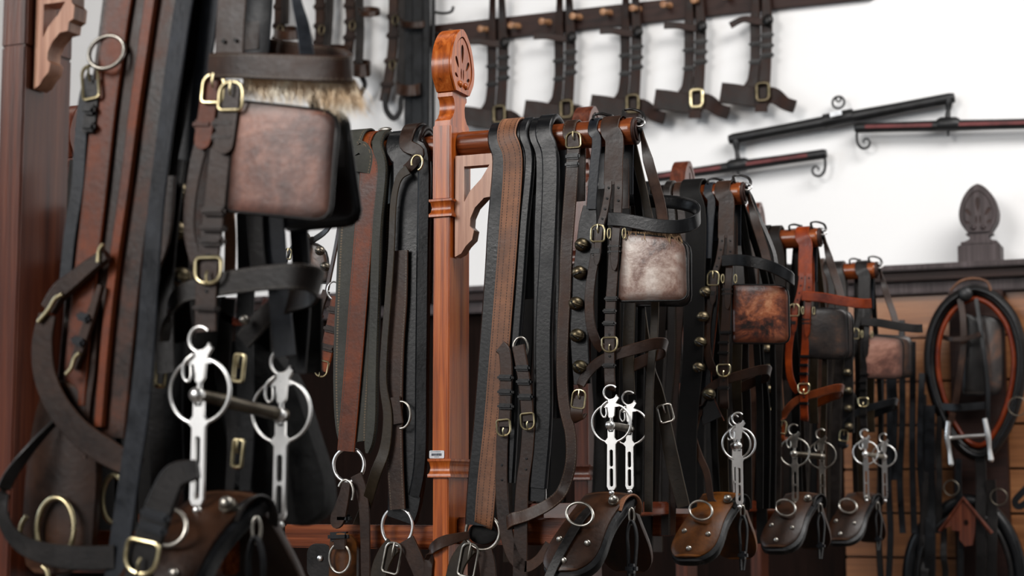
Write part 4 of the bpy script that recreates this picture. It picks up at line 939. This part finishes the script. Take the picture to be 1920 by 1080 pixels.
for x, y in ((341, 287), (335, 360), (334, 434), (340, 520)): bell(T, P(x, y, YA+.018), 18*SA, st, 'old_brass')
# broad straps at the far left
def A_(lab, l, w, mat, dep=.03, **k): return hs(lab, PT(l, YA, dep), [x*SA for x in w] if isinstance(w, (list, tuple)) else w*SA, mat, **k)
T = Thing('padded_back_strap', 'broad reddish padded strap running down from the top left, next to the left edge post', 'harness strap', P(150, 800, YA-.03), 'wide padded back straps')
strap(T, 'padding', drape(YA, 262, .006, [(245, -60), (232, 60), (212, 200), (195, 350), (176, 500), (160, 650), (148, 800)], back=.2), [x*SA for x in (120, 118, 112, 104, 96, 92, 92, 92)], 'brown', t=.012, dome=.004)
strap(T, 'top_strap', drape(YA, 246, .016, [(230, -60), (216, 60), (197, 200), (181, 350), (164, 500), (148, 650), (140, 760)], back=.05), [x*SA for x in (60, 60, 56, 50, 46, 44)], 'redbrown', t=.006)
strap(T, 'padded_edge', drape(YA, 305, .012, [(290, -60), (276, 60), (256, 200), (237, 350), (216, 500), (200, 650), (188, 800)], back=.05), [x*SA for x in (30, 28, 24, 20)], 'redbrown', t=.010, dome=.004)
T = Thing('harness_strap', 'red-black mottled strap between the broad reddish strap and the long grey strap', 'harness strap', P(215, 800, YA))
strap(T, 'strap', drape(YA, 330, .005, [(318, -60), (304, 60), (286, 200), (264, 350), (244, 500), (228, 650), (212, 820)], back=.2), [x*SA for x in (56, 56, 52, 48)], 'mottled', t=.006)
A_('long smooth grey strap slanting down the left foreground in front of the others', [(378, -150, .0), (364, -100, .03), (346, 0, .036), (328, 120, .04), (310, 250, .045), (294, 380, .05), (283, 510, .055), (274, 640, .06), (260, 780, .065), (242, 900, .07), (214, 1100, .08)], [30, 32, 38, 38, 34, 34, 36, 38, 42, 42, 44], 'bluegrey')
A_('second grey strap just right of the long smooth one at the top left', [(408, -120), (398, -20), (384, 100), (366, 210), (345, 300)], [36, 34, 30, 22], 'bluegrey', dep=.01)
A_('dark strap hanging behind the long grey strap', [(372, -100), (366, 60), (340, 240), (318, 420), (308, 560), (312, 700)], [30, 36, 36, 36], 'dark', dep=.0)
A_('brown strap between the long grey strap and the bells', [(318, 330), (305, 450), (262, 560), (244, 700), (250, 820)], [24, 30, 34, 34], 'brown', dep=.02)
A_('thin brown strap hanging low beside the broad reddish strap', [(182, 560), (176, 680), (166, 760), (158, 860)], [10, 12, 12], 'brown', dep=.04)
T = Thing('buckled_billet', 'grey strap with a brass buckle hooked on a ring at the upper left', 'buckled strap', P(125, 560, YA-.04))
st = strap(T, 'strap', PT([(172, 140), (160, 180), (152, 260), (146, 350), (132, 440), (122, 540)], YA, .04), [20*SA, 26*SA, 26*SA, 24*SA], 'bluegrey')
strap(T, 'billet', PT([(176, 150), (172, 200), (166, 250)], YA, .046), 26*SA, 'dark', st)
buckle(T, P(170, 154, YA-.05), 32*SA, 56*SA, -6, 'brass', st, open_='up', r=.0022)
for y in (206, 238): keeper(T, P(168, y, YA-.05), 26*SA, 16*SA, 4, 'black', st, t=.012)
b = NB(); ring(b, P(200, 98, YA-.05), 31*SA, .0028, (.2, -1, .3), seg=36); T.part('ring', b, 'steel')
T = Thing('knotted_strap', 'twisted dark strap with two brass buckles crossing the broad reddish strap', 'harness strap', P(230, 870, YA-.06))
kn = strap(T, 'knot', PT([(200, 478), (170, 500), (140, 525), (112, 548), (92, 580)], YA, .055), [24*SA, 30*SA, 34*SA, 32*SA], 'brown', t=.010, dome=.003)
b = NB(); tube(b, PT([(194, 458), (186, 470), (184, 492)], YA, .062), .0026); T.part('buckle', b, 'brass', kn)
b = NB(); tube(b, PT([(118, 552), (104, 560), (92, 580), (72, 604)], YA, .066), .0028); T.part('buckle', b, 'brass', kn)
strap(T, 'loop', PT([(90, 590), (80, 640), (84, 700), (108, 760), (150, 812), (205, 850), (262, 880)], YA, .06), [34*SA, 42*SA, 44*SA, 44*SA, 44*SA, 36*SA], 'brown')
T = Thing('buckled_billet', 'small keeper strap with a brass buckle under the twisted dark strap', 'buckled strap', P(138, 700, YA-.05))
st = strap(T, 'billet', PT([(190, 535), (172, 590), (152, 650), (138, 690)], YA, .05), [12*SA, 20*SA, 22*SA, 20*SA], 'brown', t=.007)
for x, y in ((158, 595), (148, 640)): keeper(T, P(x, y, YA-.054), 26*SA, 14*SA, 18, 'bluegrey', st, t=.013)
b = NB(); tube(b, PT([(150, 662), (140, 672), (134, 690), (124, 702)], YA, .06), .0026); T.part('buckle', b, 'brass', st)
T = Thing('curved_strap', 'dark strap sweeping round the bottom left corner as a wide loop', 'harness strap', P(60, 1040, YA-.08))
strap(T, 'strap', [P(118, 780, YA-.05), P(95, 800, YA-.06), P(50, 850, YA-.08), P(12, 905, YA-.09), P(4, 955, YA-.09), P(20, 1000, YA-.09), P(60, 1030, YA-.09), P(130, 1045, YA-.09), P(215, 1045, YA-.08)], [10*SA, 12*SA, 18*SA, 22*SA, 22*SA, 26*SA, 32*SA, 38*SA, 38*SA], 'dark', wax=(.25, 0, 1))
T = Thing('harness_pad', 'brown pad with brass rings at the lower left', 'harness pad', P(120, 1000, YA-.03))
b = NB(); shell(b, dense([(p.x, p.y) for p in crom([V(((x-120)*SA, (900-y)*SA, 0)) for x, y in [(85, 760), (150, 745), (185, 830), (188, 960), (170, 1040), (60, 1040), (50, 900)]], 4, True)], .01), P(120, 900, YA-.03), (1, 0, 0), (0, 0, 1), .012, lambda u, v, s: .012*(1-(2*u-1)**2), 7); pd = T.part('pad', b, 'saddle')
b = NB(); ring(b, P(104, 992, YA-.056), 36*SA, .0032, ry=50*SA, a0=-60, a1=240, seg=36); T.part('ring', b, 'brass', pd)
b = NB(); tube(b, PT([(50, 968), (40, 985), (34, 1015), (26, 1016)], YA, .06), .0028); T.part('hook', b, 'brass', pd)
b = NB(); ring(b, P(212, 935, YA-.0), 18*SA, .003, (.3, -1, 0), ry=38*SA, seg=30); T.part('ring', b, 'brass')
b = NB(); tube(b, PT([(80, 1062), (88, 1070), (92, 1090)], YA, .06), .003); T.part('hook', b, 'brass')
# saddle and black felt in the lower foreground
OFF = V((0, YA-YB, 0)); driving_saddle(YB, 'nearest driving saddle, dark brown and blurred, under the largest bit', dict(mat='saddle', edge='dark', cross=False)); OFF = V((0, 0, 0))
T = Thing('buckled_billet', 'grey strap with a big buckle lying over the nearest driving saddle', 'buckled strap', P(262, 1070, YA-.15))
st = strap(T, 'strap', PT([(372, 880), (330, 892), (308, 930), (288, 985), (270, 1040), (256, 1100)], YA, .15), [28*SA, 44*SA, 50*SA, 50*SA, 46*SA], 'dark', t=.006)
buckle(T, P(265, 1045, YA-.158), 56*SA, 48*SA, 10, 'brass', st, open_='down', r=.0026)
for x, y in ((292, 966), (286, 990)): keeper(T, P(x, y, YA-.156), 50*SA, 14*SA, 14, 'bluegrey', st, t=.012)
def blob(lab, name, cat, l, Y, dep, t, mat, bul=.02, base=None, group=None):
    T = Thing(name, lab, cat, P(l[0][0], max(q[1] for q in l), Y-dep), group); k = (P(500, 500, Y)-P(400, 500, Y)).length/100; cx, cy = l[0]
    b = NB(); shell(b, dense([(p.x, p.y) for p in crom([V(((x-cx)*k, (cy-y)*k, 0)) for x, y in l], 4, True)], .012), P(cx, cy, Y-dep), (1, 0, 0), (0, 0, 1), t, lambda u, v, s: bul*(1-s*s)+.004*math.sin(u*9), 8); T.part('pad', b, mat); return T
T = blob('large matt black felt pad behind the far ring of the largest bit', 'felt_pad', 'felt pad', [(450, 640), (520, 660), (570, 720), (605, 800), (632, 880), (628, 935), (570, 955), (500, 900), (450, 830), (420, 720)], YA, -.14, .03, 'felt')
T2 = blob('red cloth edge showing under the black felt pad', 'red_cloth', 'cloth', [(430, 880), (530, 905), (585, 935), (570, 965), (500, 960), (420, 930)], YA, -.17, .01, 'red_paint', .004)
for lab, l, w_, m_ in (('tan-orange strap showing below the lower left corner of the big brown blinker', [(428, 380), (432, 450), (430, 530)], 22, 'tan'),
                      ('dark vertical strap below the big brown blinker', [(460, 400), (462, 520), (458, 640), (462, 800), (455, 920)], 34, 'black'),
                      ('dark vertical strap below the big brown blinker', [(560, 420), (566, 560), (556, 700)], 34, 'black'),
                      ('dark vertical strap below the big brown blinker', [(428, 560), (418, 700), (440, 800), (436, 940)], 30, 'dark'),
                      ('dark vertical strap below the big brown blinker', [(330, 620), (325, 760), (330, 920)], 40, 'black'),
                      ('dark vertical strap below the big brown blinker', [(300, 660), (296, 800), (300, 920)], 36, 'dark'),
                      ('orange-edged strap curving behind the dark noseband of the nearest bridle', [(415, 590), (450, 605), (490, 590), (500, 560)], 14, 'orange')):
    A_(lab, l, w_, m_, dep=-.09, group='dark vertical straps below the big brown blinker' if lab.startswith('dark') else None)
for i, (x, y) in enumerate(((448, 690), (302, 700), (446, 850), (458, 600))):
    T = Thing('small_buckle', ('brass buckle between the two largest bit rings', 'brass buckle half hidden left of the largest bit ring', 'brass buckle above the nearest saddle', 'small round stud under the big nose band')[i], 'buckle', P(x, y, YA+.05))
    if i < 3: buckle(T, P(x, y, YA+.055), 18*SA, 44*SA, 5, 'brass', r=.0026)
    else:
        b = NB(); ball(b, P(x, y, YA+.055), .006); T.part('stud', b, 'steel')

# ------------------------------------------------------------------ long wall with cupboard, rail and hanging things
def W(px, py, d=0): return P(px, py, YW-d)
KW = (W(1200, 300)-W(1100, 300)).length/100
ztop = W(1917, 487, .30).z; 
# low cupboard along the wall: cornice, boarding and pilaster
XR = W(2080, 500).x; XLw = W(-600, 600).x; XM = W(1600, 500).x
def slab(name, x0, x1, z0, z1, d0, d1, mat, bev=.004):
    b = NB(); box(b, ((x0+x1)/2, YW-(d0+d1)/2, (z0+z1)/2), x1-x0, d1-d0, z1-z0, bev=bev); return struct(name, b, mat, ((x0+x1)/2, YW-d0, z0))
zc = ztop
slab('trim_1', XLw, XR, zc-.022, zc, 0, .33, 'greyed_wood'); slab('trim_2', XLw, XR, zc-.055, zc-.022, 0, .30, 'rail_wood'); slab('trim_3', XLw, XR, zc-.10, zc-.055, 0, .27, 'greyed_wood')
zz = zc-.10; k = 0
b = NB()
while zz > 0.2:
    h = .155; box(b, ((XM+XR)/2, YW-.12, zz-h/2), XR-XM, .24-.004*(k % 2), h-.006, bev=.004); zz -= h; k += 1
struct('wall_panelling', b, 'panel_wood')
slab('wall_panelling_left', XLw, XM, .0, zc-.10, 0, .22, 'shaded_panel')
px0, px1 = P(1782, 700, YW-.3).x, P(1884, 700, YW-.3).x
slab('trim_4', px0, px1, 0, zc-.10, .24, .30, 'rail_wood')
T = Thing('carved_finial', 'large grey-brown carved palmette finial standing on the dark cornice', 'carved finial', (W(1835, 500, .16).x, YW-.16, zc))
xf = W(1836, 480, .2).x; b = NB(); u_ = (W(1875, 480, .2)-W(1795, 480, .2)).x; hh = P(1836, 452, YW-.2).z-zc
box(b, (xf, YW-.16, zc+hh/2-.006), u_, .1, hh-.012, bev=.004); box(b, (xf, YW-.16, zc+hh-.006), u_*.86, .09, .012, bev=.003); blk = T.part('base', b, 'greyed_wood')
zhead = zc+hh; topz = P(1833, 350, YW-.2).z; sc_ = (topz-zhead)/(.00097*(232-45))
finial(T, blk, 0, 0, (1, 0, 0), (0, -1, 0), .07, (xf, YW-.16, zhead+(232-168)*.00097*sc_), 'greyed_wood', s=sc_, wide=True)
# peg rail
zr0 = W(900, 75, .03).z; zr1 = W(900, 37, .03).z; xa = W(806, 80).x; xb = W(1640, 0).x
T = Thing('peg_rail', 'long dark wooden rail with pale round pegs high on the white wall', 'peg rail', ((xa+xb)/2, YW, zr0))
b = NB(); box(b, ((xa+xb)/2, YW-.015, (zr0+zr1)/2), xb-xa, .03, zr1-zr0, bev=.003); rl = T.part('rail', b, 'rail_wood')
for x, y in ((844, 62), (900, 54), (957, 47), (1015, 40), (1073, 30), (1130, 22), (1185, 15), (1243, 8), (1300, 0), (1357, -8), (1414, -16)):
    b = NB(); e = W(x, y, .10); s_ = V((e.x+.006, YW-.03, e.z+.012)); tube(b, [s_, s_.lerp(e, .5), e, e+(e-s_)*.02], [.014, .011, .0135, .011], n=1, seg=14); T.part('peg', b, 'peg_wood')
def headstall(x, y, lab, bm='brass', lx=0, rl_=1.0, tilt=0, top=-70):
    T = Thing('headstall', lab, 'headstall', W(x, y+215, .06), 'five headstalls on the peg rail')
    def Q(dx, dy, d=.05): return W(x+dx, y+dy, d)
    w_ = KW
    l = strap(T, 'cheek_strap', [Q(-6, top, .09), Q(-7, 0), Q(-8, 60), Q(-8, 120), Q(-12, 165), Q(-22, 190)], [12*w_, 13*w_, 18*w_, 17*w_, 20*w_, 34*w_], 'headdark', t=.010, dome=.004)
    r = strap(T, 'cheek_strap', [Q(10, top, .09), Q(12, 0, .06), Q(14, 50, .06), Q(13, 110, .06), Q(10, 160, .06), Q(6, 212, .06)], [12*w_, 14*w_, 19*w_, 18*w_, 20*w_, 22*w_], 'headdark', t=.012, dome=.005)
    for dy in (80, 100, 118): keeper(T, Q(14, dy, .066), 24*w_, 9*w_, 0, 'dark', r, t=.02)
    for dy in (96, 130): keeper(T, Q(-8, dy, .056), 22*w_, 8*w_, 0, 'dark', l, t=.02)
    strap(T, 'brow_band', [Q(-55, 50-tilt, .09), Q(-30, 50, .085), Q(-5, 54, .08), Q(16, 55, .07)], [12*w_, 11*w_, 13*w_, 14*w_], 'headdark', wax=(0, 0, 1), t=.008)
    b = NB(); ball(b, Q(16, 52, .082), 10*w_, (.95, .6, 1.1)); T.part('rosette', b, 'dark')
    strap(T, 'nose_band', [Q(-73, 188, .10), Q(-45, 191, .09), Q(-10, 196, .07), Q(25, 193, .07), Q(48, 208, .08), Q(66, 214, .09)], [36*w_, 36*w_, 34*w_, 28*w_, 22*w_, 22*w_], 'headdark', wax=(0, 0, 1), t=.009, dome=.002)
    b = NB(); cb = Q(6, 186, .085); tube(b, [cb+V((x, 0, y)) for x, y in rrect(21*w_, 30*w_, 6*w_, 4)], 3.2*w_, closed=True, n=1); T.part('buckle', b, bm)
    strap(T, 'chin_tab', [Q(4, 200, .075), Q(3, 224, .07)], 22*w_, 'headdark', t=.01)
    return T
headstall(930, 28, 'leftmost headstall on the peg rail, half hidden behind the carved post head', 'old_brass', top=-40)
headstall(1056, 18, 'second headstall from the left on the peg rail, nearest the rounded post head', 'old_brass', top=-30)
headstall(1180, 8, 'middle of the five headstalls on the peg rail', 'old_brass', top=-30)
headstall(1300, -2, 'headstall on the peg rail with the brightest gleaming square buckle', 'brass', top=-40)
headstall(1424, -14, 'rightmost of the five headstalls on the peg rail, above the long black bar', 'old_brass', tilt=-12, top=-50)
# evener and two swingletrees
def pole(T, a, z, r, mat, name='bar', par=None, d=.05, n=1):
    b = NB(); A = W(*a, d); Z = W(*z, d); tube(b, [A, A.lerp(Z, .02), A.lerp(Z, .25), A.lerp(Z, .5), A.lerp(Z, .75), A.lerp(Z, .98), Z], [r*.8, r, r, r*1.12, r, r, r*.8], n=n, seg=16); return T.part(name, b, mat, par)
T = Thing('evener_bar', 'long black draught bar with a small white label slanting across the white wall', 'draught bar', W(1580, 235, .05))
pole(T, (1367, 262), (1790, 183), 9.5*KW, 'iron')
b = NB(); tube(b, [W(1545, 228, .05), W(1600, 217, .05)], 12.5*KW, n=1, seg=18); T.part('band', b, 'iron')
b = NB(); ring(b, W(1572, 192, .05), 10*KW, .0045, seg=28); ring(b, W(1572, 186, .05), 4*KW, .004, seg=14); T.part('ring', b, 'iron')
b = NB(); ct = W(1567, 213, .10); box(b, ct, 20*KW, .002, 8*KW, rot2(-8), .0008); T.part('label', b, 'label_white', label='small white paper label')
for l in (((1380, 268), (1384, 300)), ((1779, 192), (1777, 222))):
    b = NB(); a, z = W(*l[0], .055), W(*l[1], .055); tube(b, [a+(a-z)*.2, a, a.lerp(z, .5), z, z+(z-a)*.3], [7*KW, 7*KW, 4*KW, 5*KW, 7*KW], n=3, seg=12); T.part('link', b, 'iron')
def swingle(lab, a, z, hook, hx):
    T = Thing('swingletree', lab, 'swingletree', W((a[0]+z[0])/2, (a[1]+z[1])/2+10, .06), 'swingletrees under the long black bar')
    br = pole(T, a, z, 8.5*KW, 'iron', d=.06)
    m0 = hx
    for f0, f1 in ((.06, .42), (.56, .90)):
        A = W(*a, .06); Z = W(*z, .06); p, q = A.lerp(Z, f0), A.lerp(Z, f1); b = NB()
        ribbon(b, [p+V((0, -9.0*KW, 0)), p.lerp(q, .5)+V((0, -9.3*KW, 0)), q+V((0, -9.4*KW, 0))], 6*KW, .003, wax=(0, 0, 1)); T.part('stripe', b, 'red_paint', br)
    b = NB(); c = W(*hx, .06); dd = (W(*z, .06)-W(*a, .06)).normalized(); tube(b, [c-dd*18*KW, c-dd*12*KW, c+dd*12*KW, c+dd*18*KW], [9*KW, 12*KW, 12*KW, 9*KW], n=1, seg=16); T.part('band', b, 'iron')
    b = NB(); tube(b, [W(hx[0], hx[1]+8, .06), W(hx[0], hx[1]+22, .06)], [3*KW, 1.6*KW], n=1); T.part('pin', b, 'iron')
    s = hook[2]; x, y = hook[:2]; b = NB()
    pts = [(0, -2), (1.5, 16), (-1, 30), (-9, 38), (-19, 36), (-23, 27), (-18, 20), (-11, 23), (-12, 28)]
    tube(b, [W(x+s*dx, y+dy, .06) for dx, dy in pts], [2.6*KW, 2.4*KW, 2.2*KW, 2*KW, 1.6*KW, 1.2*KW], n=5, seg=10); T.part('hook', b, 'iron')
swingle('red-striped swingletree ending in a curled hook above the second bridle', (1218, 335), (1550, 288), (1546, 292, 1), (1384, 310))
swingle('red-striped swingletree running off the right edge, its hook at the left end', (1603, 240), (1960, 231), (1608, 240, -1), (1778, 233))
# bridles hanging on the wall at the upper left
def loop_band(T, name, x, y, rx, w_, d0, mat='brown', dp=.10):
    pts = [W(x+rx*math.cos(t), y-5*math.sin(t), d0+.03-dp*math.sin(t)*.6) for t in [math.pi*2*i/10 for i in range(10)]]
    b = NB(); ribbon(b, pts, w_*KW, .006, wax=(0, 0, 1), closed=True); return T.part(name, b, mat)
def wall_bridle(lab, pl, pr, loops, extra=()):
    T = Thing('hanging_bridle', lab, 'bridle', W(*pl[-1], .06), 'dark bridles on the wall at the upper left')
    a = strap(T, 'cheek_strap', [W(x, y, .06) for x, y in pl], 20*KW, 'brown', t=.014, dome=.004)
    c = strap(T, 'cheek_strap', [W(x, y, .08) for x, y in pr], 17*KW, 'dark_stitched', t=.014, dome=.004)
    for i, f in enumerate((.25, .4, .6, .8)):
        j = f*(len(pl)-1); q = pl[int(j)]; q2 = pl[min(int(j)+1, len(pl)-1)]; g = j-int(j)
        keeper(T, W(q[0]+(q2[0]-q[0])*g, q[1]+(q2[1]-q[1])*g, .07), 27*KW, 12*KW, 0, 'brown', a, t=.022)
        if i % 2 == 0: b = NB(); ring(b, W(q[0]+(q2[0]-q[0])*g+3, q[1]+(q2[1]-q[1])*g+8, .085), 6*KW, .0035, ry=9*KW, seg=18); T.part('buckle', b, 'old_brass', a)
    for (x, y, rx, w_) in loops: loop_band(T, 'nose_band', x, y, rx, w_, .08)
    for l, w_ in extra: strap(T, 'strap', [W(x, y, .1) for x, y in l], w_*KW, 'dark', t=.008)
wall_bridle('dark bridle on the wall directly above the pale hair, its round nose band showing', [(527, -90), (524, 0), (522, 60), (520, 90)], [(536, -90), (535, 20), (534, 45)], [(540, 62, 24, 18)])
wall_bridle('dark thick bridle on the wall between the slim bearing strap and the pegged one', [(598, -90), (600, 0), (600, 60), (596, 110)], [(616, -90), (618, 0), (616, 50), (612, 100)], [(628, 96, 26, 16)])
wall_bridle('dark bridle on the wall whose brown nose band turns outward, right of the thick one', [(654, -90), (656, 0), (658, 50), (652, 100)], [(672, -90), (674, 10), (675, 60), (673, 120)], [(676, 128, 18, 24), (692, 22, 20, 10)], [([(676, 140), (684, 160), (672, 180), (668, 198)], 10)])
wall_bridle('dark bridle with a looped lower end on the wall beside the tall black strap bundle', [(738, -90), (738, 30), (736, 90), (728, 150), (720, 190)], [(755, -90), (756, 60), (752, 130), (752, 160)], [(766, 165, 22, 20), (776, 42, 26, 12)], [([(722, 175), (724, 205), (738, 222), (750, 208), (752, 185), (760, 170)], 11)])
T = Thing('strap_bundle', 'tall glossy black bundle of straps hanging left of the carved post head', 'strap bundle', W(785, 500, .1), )
for i, (x, w_) in enumerate(((768, 20), (785, 24), (800, 14))): strap(T, 'strap', [W(x, -120, .08+.03*i), W(x, 60, .08+.03*i), W(x-1, 240, .08+.03*i), W(x-2, 420, .08+.03*i)], w_*KW, 'black', t=.02, dome=.006)
b = NB(); tube(b, [W(813, -120, .06), W(811, 420, .06)], .009, n=1); T.part('rod', b, 'black')
T = Thing('double_hook', 'dark double hook at the left end of the peg rail', 'hook', W(835, 50, .1))
b = NB(); tube(b, [W(812, 22, .04), W(830, 25, .1), W(846, 22, .13), W(850, 12, .14)], .006); T.part('hook', b, 'iron')
b = NB(); tube(b, [W(812, 60, .04), W(836, 72, .1), W(858, 72, .13), W(864, 62, .14)], .007); T.part('hook', b, 'iron')

# ------------------------------------------------------------------ collar and tack hung on the pilaster at the right
def R_(px, py, d=.36): return P(px, py, YW-d)
KR = (R_(1850, 600)-R_(1750, 600)).length/100
T = Thing('horse_collar', 'large oval horse collar hanging on the dark pilaster under the finial', 'horse collar', R_(1820, 850))
cl = [(1815, 548), (1775, 575), (1750, 625), (1745, 690), (1758, 750), (1785, 810), (1815, 845), (1850, 848), (1885, 800), (1906, 740), (1914, 670), (1900, 605), (1870, 565), (1840, 548)]
b = NB(); tube(b, [R_(x, y, .40) for x, y in cl], 13*KR, closed=True, n=5, seg=14); bd = T.part('collar_body', b, 'dark')
b = NB(); ctr = (1830, 690); tube(b, [R_(ctr[0]+(x-ctr[0])*.84, ctr[1]+(y-ctr[1])*.90, .42) for x, y in cl], 5*KR, closed=True, n=5, seg=10); T.part('lining_edge', b, 'orange', bd)
b = NB(); tube(b, [R_(ctr[0]+(x-ctr[0])*1.03, ctr[1]+(y-ctr[1])*1.02, .44) for x, y in cl], 4*KR, closed=True, n=5, seg=10); T.part('piping', b, 'black', bd)
b = NB(); tube(b, [R_(1782, 545, .43), R_(1800, 528, .43), R_(1825, 522, .43), R_(1850, 528, .43), R_(1858, 545, .43)], 2.5*KR, seg=8); T.part('top_cord', b, 'tan', bd)
T = Thing('wall_knob', 'round black knob holding up the horse collar', 'knob', R_(1812, 552, .38))
b = NB(); tube(b, [R_(1812, 552, .30), R_(1810, 552, .44)], 12*KR, n=1, seg=20); ball(b, R_(1810, 551, .45), 14*KR, (1, .5, 1)); T.part('knob', b, 'iron')
T = Thing('hanging_bridle', 'dark shiny bridle hanging inside the horse collar', 'bridle', R_(1820, 760))
blinker(T, YW, (1835, 590), (1882, 600), (1878, 740), (1845, 740), .40, 'blinker_dark', edge='black', rad=(18, 20, 10, 10))
blinker(T, YW, (1805, 585), (1838, 600), (1846, 740), (1806, 740), .42, 'dark', edge='black', rad=(8, 8, 8, 8))
strap(T, 'cheek_strap', [R_(1800, 560, .44), R_(1806, 600, .45), R_(1805, 660, .45), R_(1790, 760, .45), R_(1778, 800, .45)], 12*KR, 'brown')
strap(T, 'cheek_strap', [R_(1830, 560, .44), R_(1842, 640, .45), R_(1852, 720, .45), R_(1852, 800, .45)], 8*KR, 'black')
strap(T, 'nose_band', [R_(1768, 632, .46), R_(1785, 636, .48), R_(1815, 634, .48), R_(1838, 626, .46)], 9*KR, 'brown', wax=(0, 0, 1))
strap(T, 'nose_band', [R_(1766, 762, .44), R_(1800, 764, .46), R_(1850, 760, .44)], 14*KR, 'black', wax=(0, 0, 1))
T = Thing('curb_bit', 'straight silver bit with two short shanks under the horse collar', 'horse bit', R_(1815, 860, .46))
b = NB(); tube(b, [R_(1777, 822, .46), R_(1815, 818, .46), R_(1852, 816, .46)], 4*KR, n=2); mp_ = T.part('mouthpiece', b, 'nickel')
for xs in ([(1778, 790), (1776, 820), (1780, 845), (1783, 870)], [(1846, 785), (1852, 815), (1855, 840), (1858, 862)]):
    b = NB(); tube(b, [R_(x, y, .47) for x, y in xs], [5*KR, 6*KR, 4*KR, 6*KR], n=3); ball(b, R_(*xs[-1], .47), 5*KR); T.part('shank', b, 'nickel', mp_)
T = Thing('horse_collar', 'lower black horse collar mostly cut off at the bottom right corner', 'horse collar', R_(1810, 1100))
cl = [(1810, 940), (1760, 965), (1720, 1010), (1705, 1080), (1715, 1160), (1760, 1230), (1850, 1230), (1900, 1160), (1912, 1080), (1895, 1010), (1860, 960)]
b = NB(); tube(b, [R_(x, y, .40) for x, y in cl], 14*KR, closed=True, n=5, seg=14); bd = T.part('collar_body', b, 'black')
b = NB(); tube(b, [R_(1810+(x-1810)*.84, 1080+(y-1080)*.88, .43) for x, y in cl], 5*KR, closed=True, n=5, seg=10); T.part('lining_edge', b, 'dark', bd)
T = Thing('fretwork_bracket', 'reddish cut-out wooden bracket between the two horse collars', 'wooden bracket', R_(1805, 1030, .5))
o = [(1768, 992), (1806, 936), (1830, 960), (1828, 1000), (1824, 1022), (1810, 1024), (1800, 1012), (1800, 996), (1786, 994), (1784, 986)]
b = NB(); o0 = R_(1800, 980, .46); plate(b, [((R_(x, y, .46)-o0).x, (R_(x, y, .46)-o0).z) for x, y in o], [[((R_(1812+5*math.cos(t), 980+6*math.sin(t), .46)-o0).x, (R_(1812+5*math.cos(t), 980+6*math.sin(t), .46)-o0).z) for t in [i*math.pi/6 for i in range(12)]]], o0, (1, 0, 0), (0, 0, 1), .02); T.part('bracket', b, 'mahogany')
b = NB(); tube(b, [R_(1762, 996, .47), R_(1806, 934, .47), R_(1860, 1000, .47)], 4*KR, n=1, seg=8); T.part('moulding', b, 'mahogany')
for i, (x, y, s_) in enumerate(((1784, 915, 14), (1873, 932, 15), (1908, 762, 17))):
    T = Thing('iron_ring', ('small ring left above the wooden bracket', 'small ring right above the wooden bracket', 'faint ring right of the horse collar')[i], 'ring', R_(x, y+s_, .47))
    b = NB(); ring(b, R_(x, y, .47), s_*KR, .0022, seg=28); T.part('ring', b, 'dull_steel')
random.seed(5)
for lab, grp, xs in (('black strap hanging left of the horse collar', 'black straps left of the horse collar', [(1690, 600, 1000), (1712, 640, 1000), (1728, 700, 1040), (1745, 760, 1100), (1762, 780, 1000), (1650, 700, 1100), (1668, 700, 1100), (1732, 740, 1100), (1676, 640, 900)]),
                     ('black strap hanging below the horse collar', 'black straps below the horse collar', [(1800, 860, 1100), (1838, 850, 1100), (1770, 990, 1100), (1858, 900, 1100), (1735, 1000, 1100)])):
    for x, a, z in xs:
        b = NB(); ribbon(b, [R_(x+random.uniform(-3, 3), a+(z-a)*i/4, .42+random.uniform(0, .03)) for i in range(5)], random.choice((12, 16, 20))*KR, .006); single('harness_strap', lab, 'harness strap', b, random.choice(('black', 'dark')), R_(x, z, .42), grp)
T = Thing('coiled_strap', 'dark coiled strap end at the right edge beside the lower collar', 'harness strap', R_(1910, 950, .44))
strap(T, 'strap', [R_(1940, 900, .44), R_(1915, 925, .44), R_(1903, 940, .44), R_(1912, 950, .44), R_(1940, 930, .44)], 12*KR, 'black')

# ------------------------------------------------------------------ dark straps filling the shade at the far left
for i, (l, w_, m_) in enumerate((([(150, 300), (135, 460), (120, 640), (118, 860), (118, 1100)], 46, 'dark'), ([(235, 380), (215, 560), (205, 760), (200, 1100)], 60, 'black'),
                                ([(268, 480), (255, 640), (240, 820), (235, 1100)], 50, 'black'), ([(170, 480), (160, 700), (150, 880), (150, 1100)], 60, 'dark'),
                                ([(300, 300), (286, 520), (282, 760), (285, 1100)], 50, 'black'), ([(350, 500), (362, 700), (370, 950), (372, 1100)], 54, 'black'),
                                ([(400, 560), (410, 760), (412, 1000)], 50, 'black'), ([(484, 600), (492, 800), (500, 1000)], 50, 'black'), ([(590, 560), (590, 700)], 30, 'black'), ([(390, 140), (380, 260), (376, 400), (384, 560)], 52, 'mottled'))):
    A_('dark strap in deep shade behind the foreground harness', l, w_, {'dark': 'shaded_dark', 'black': 'shaded_black'}.get(m_, m_), dep=-.13, group='dark straps in the shade at the left')
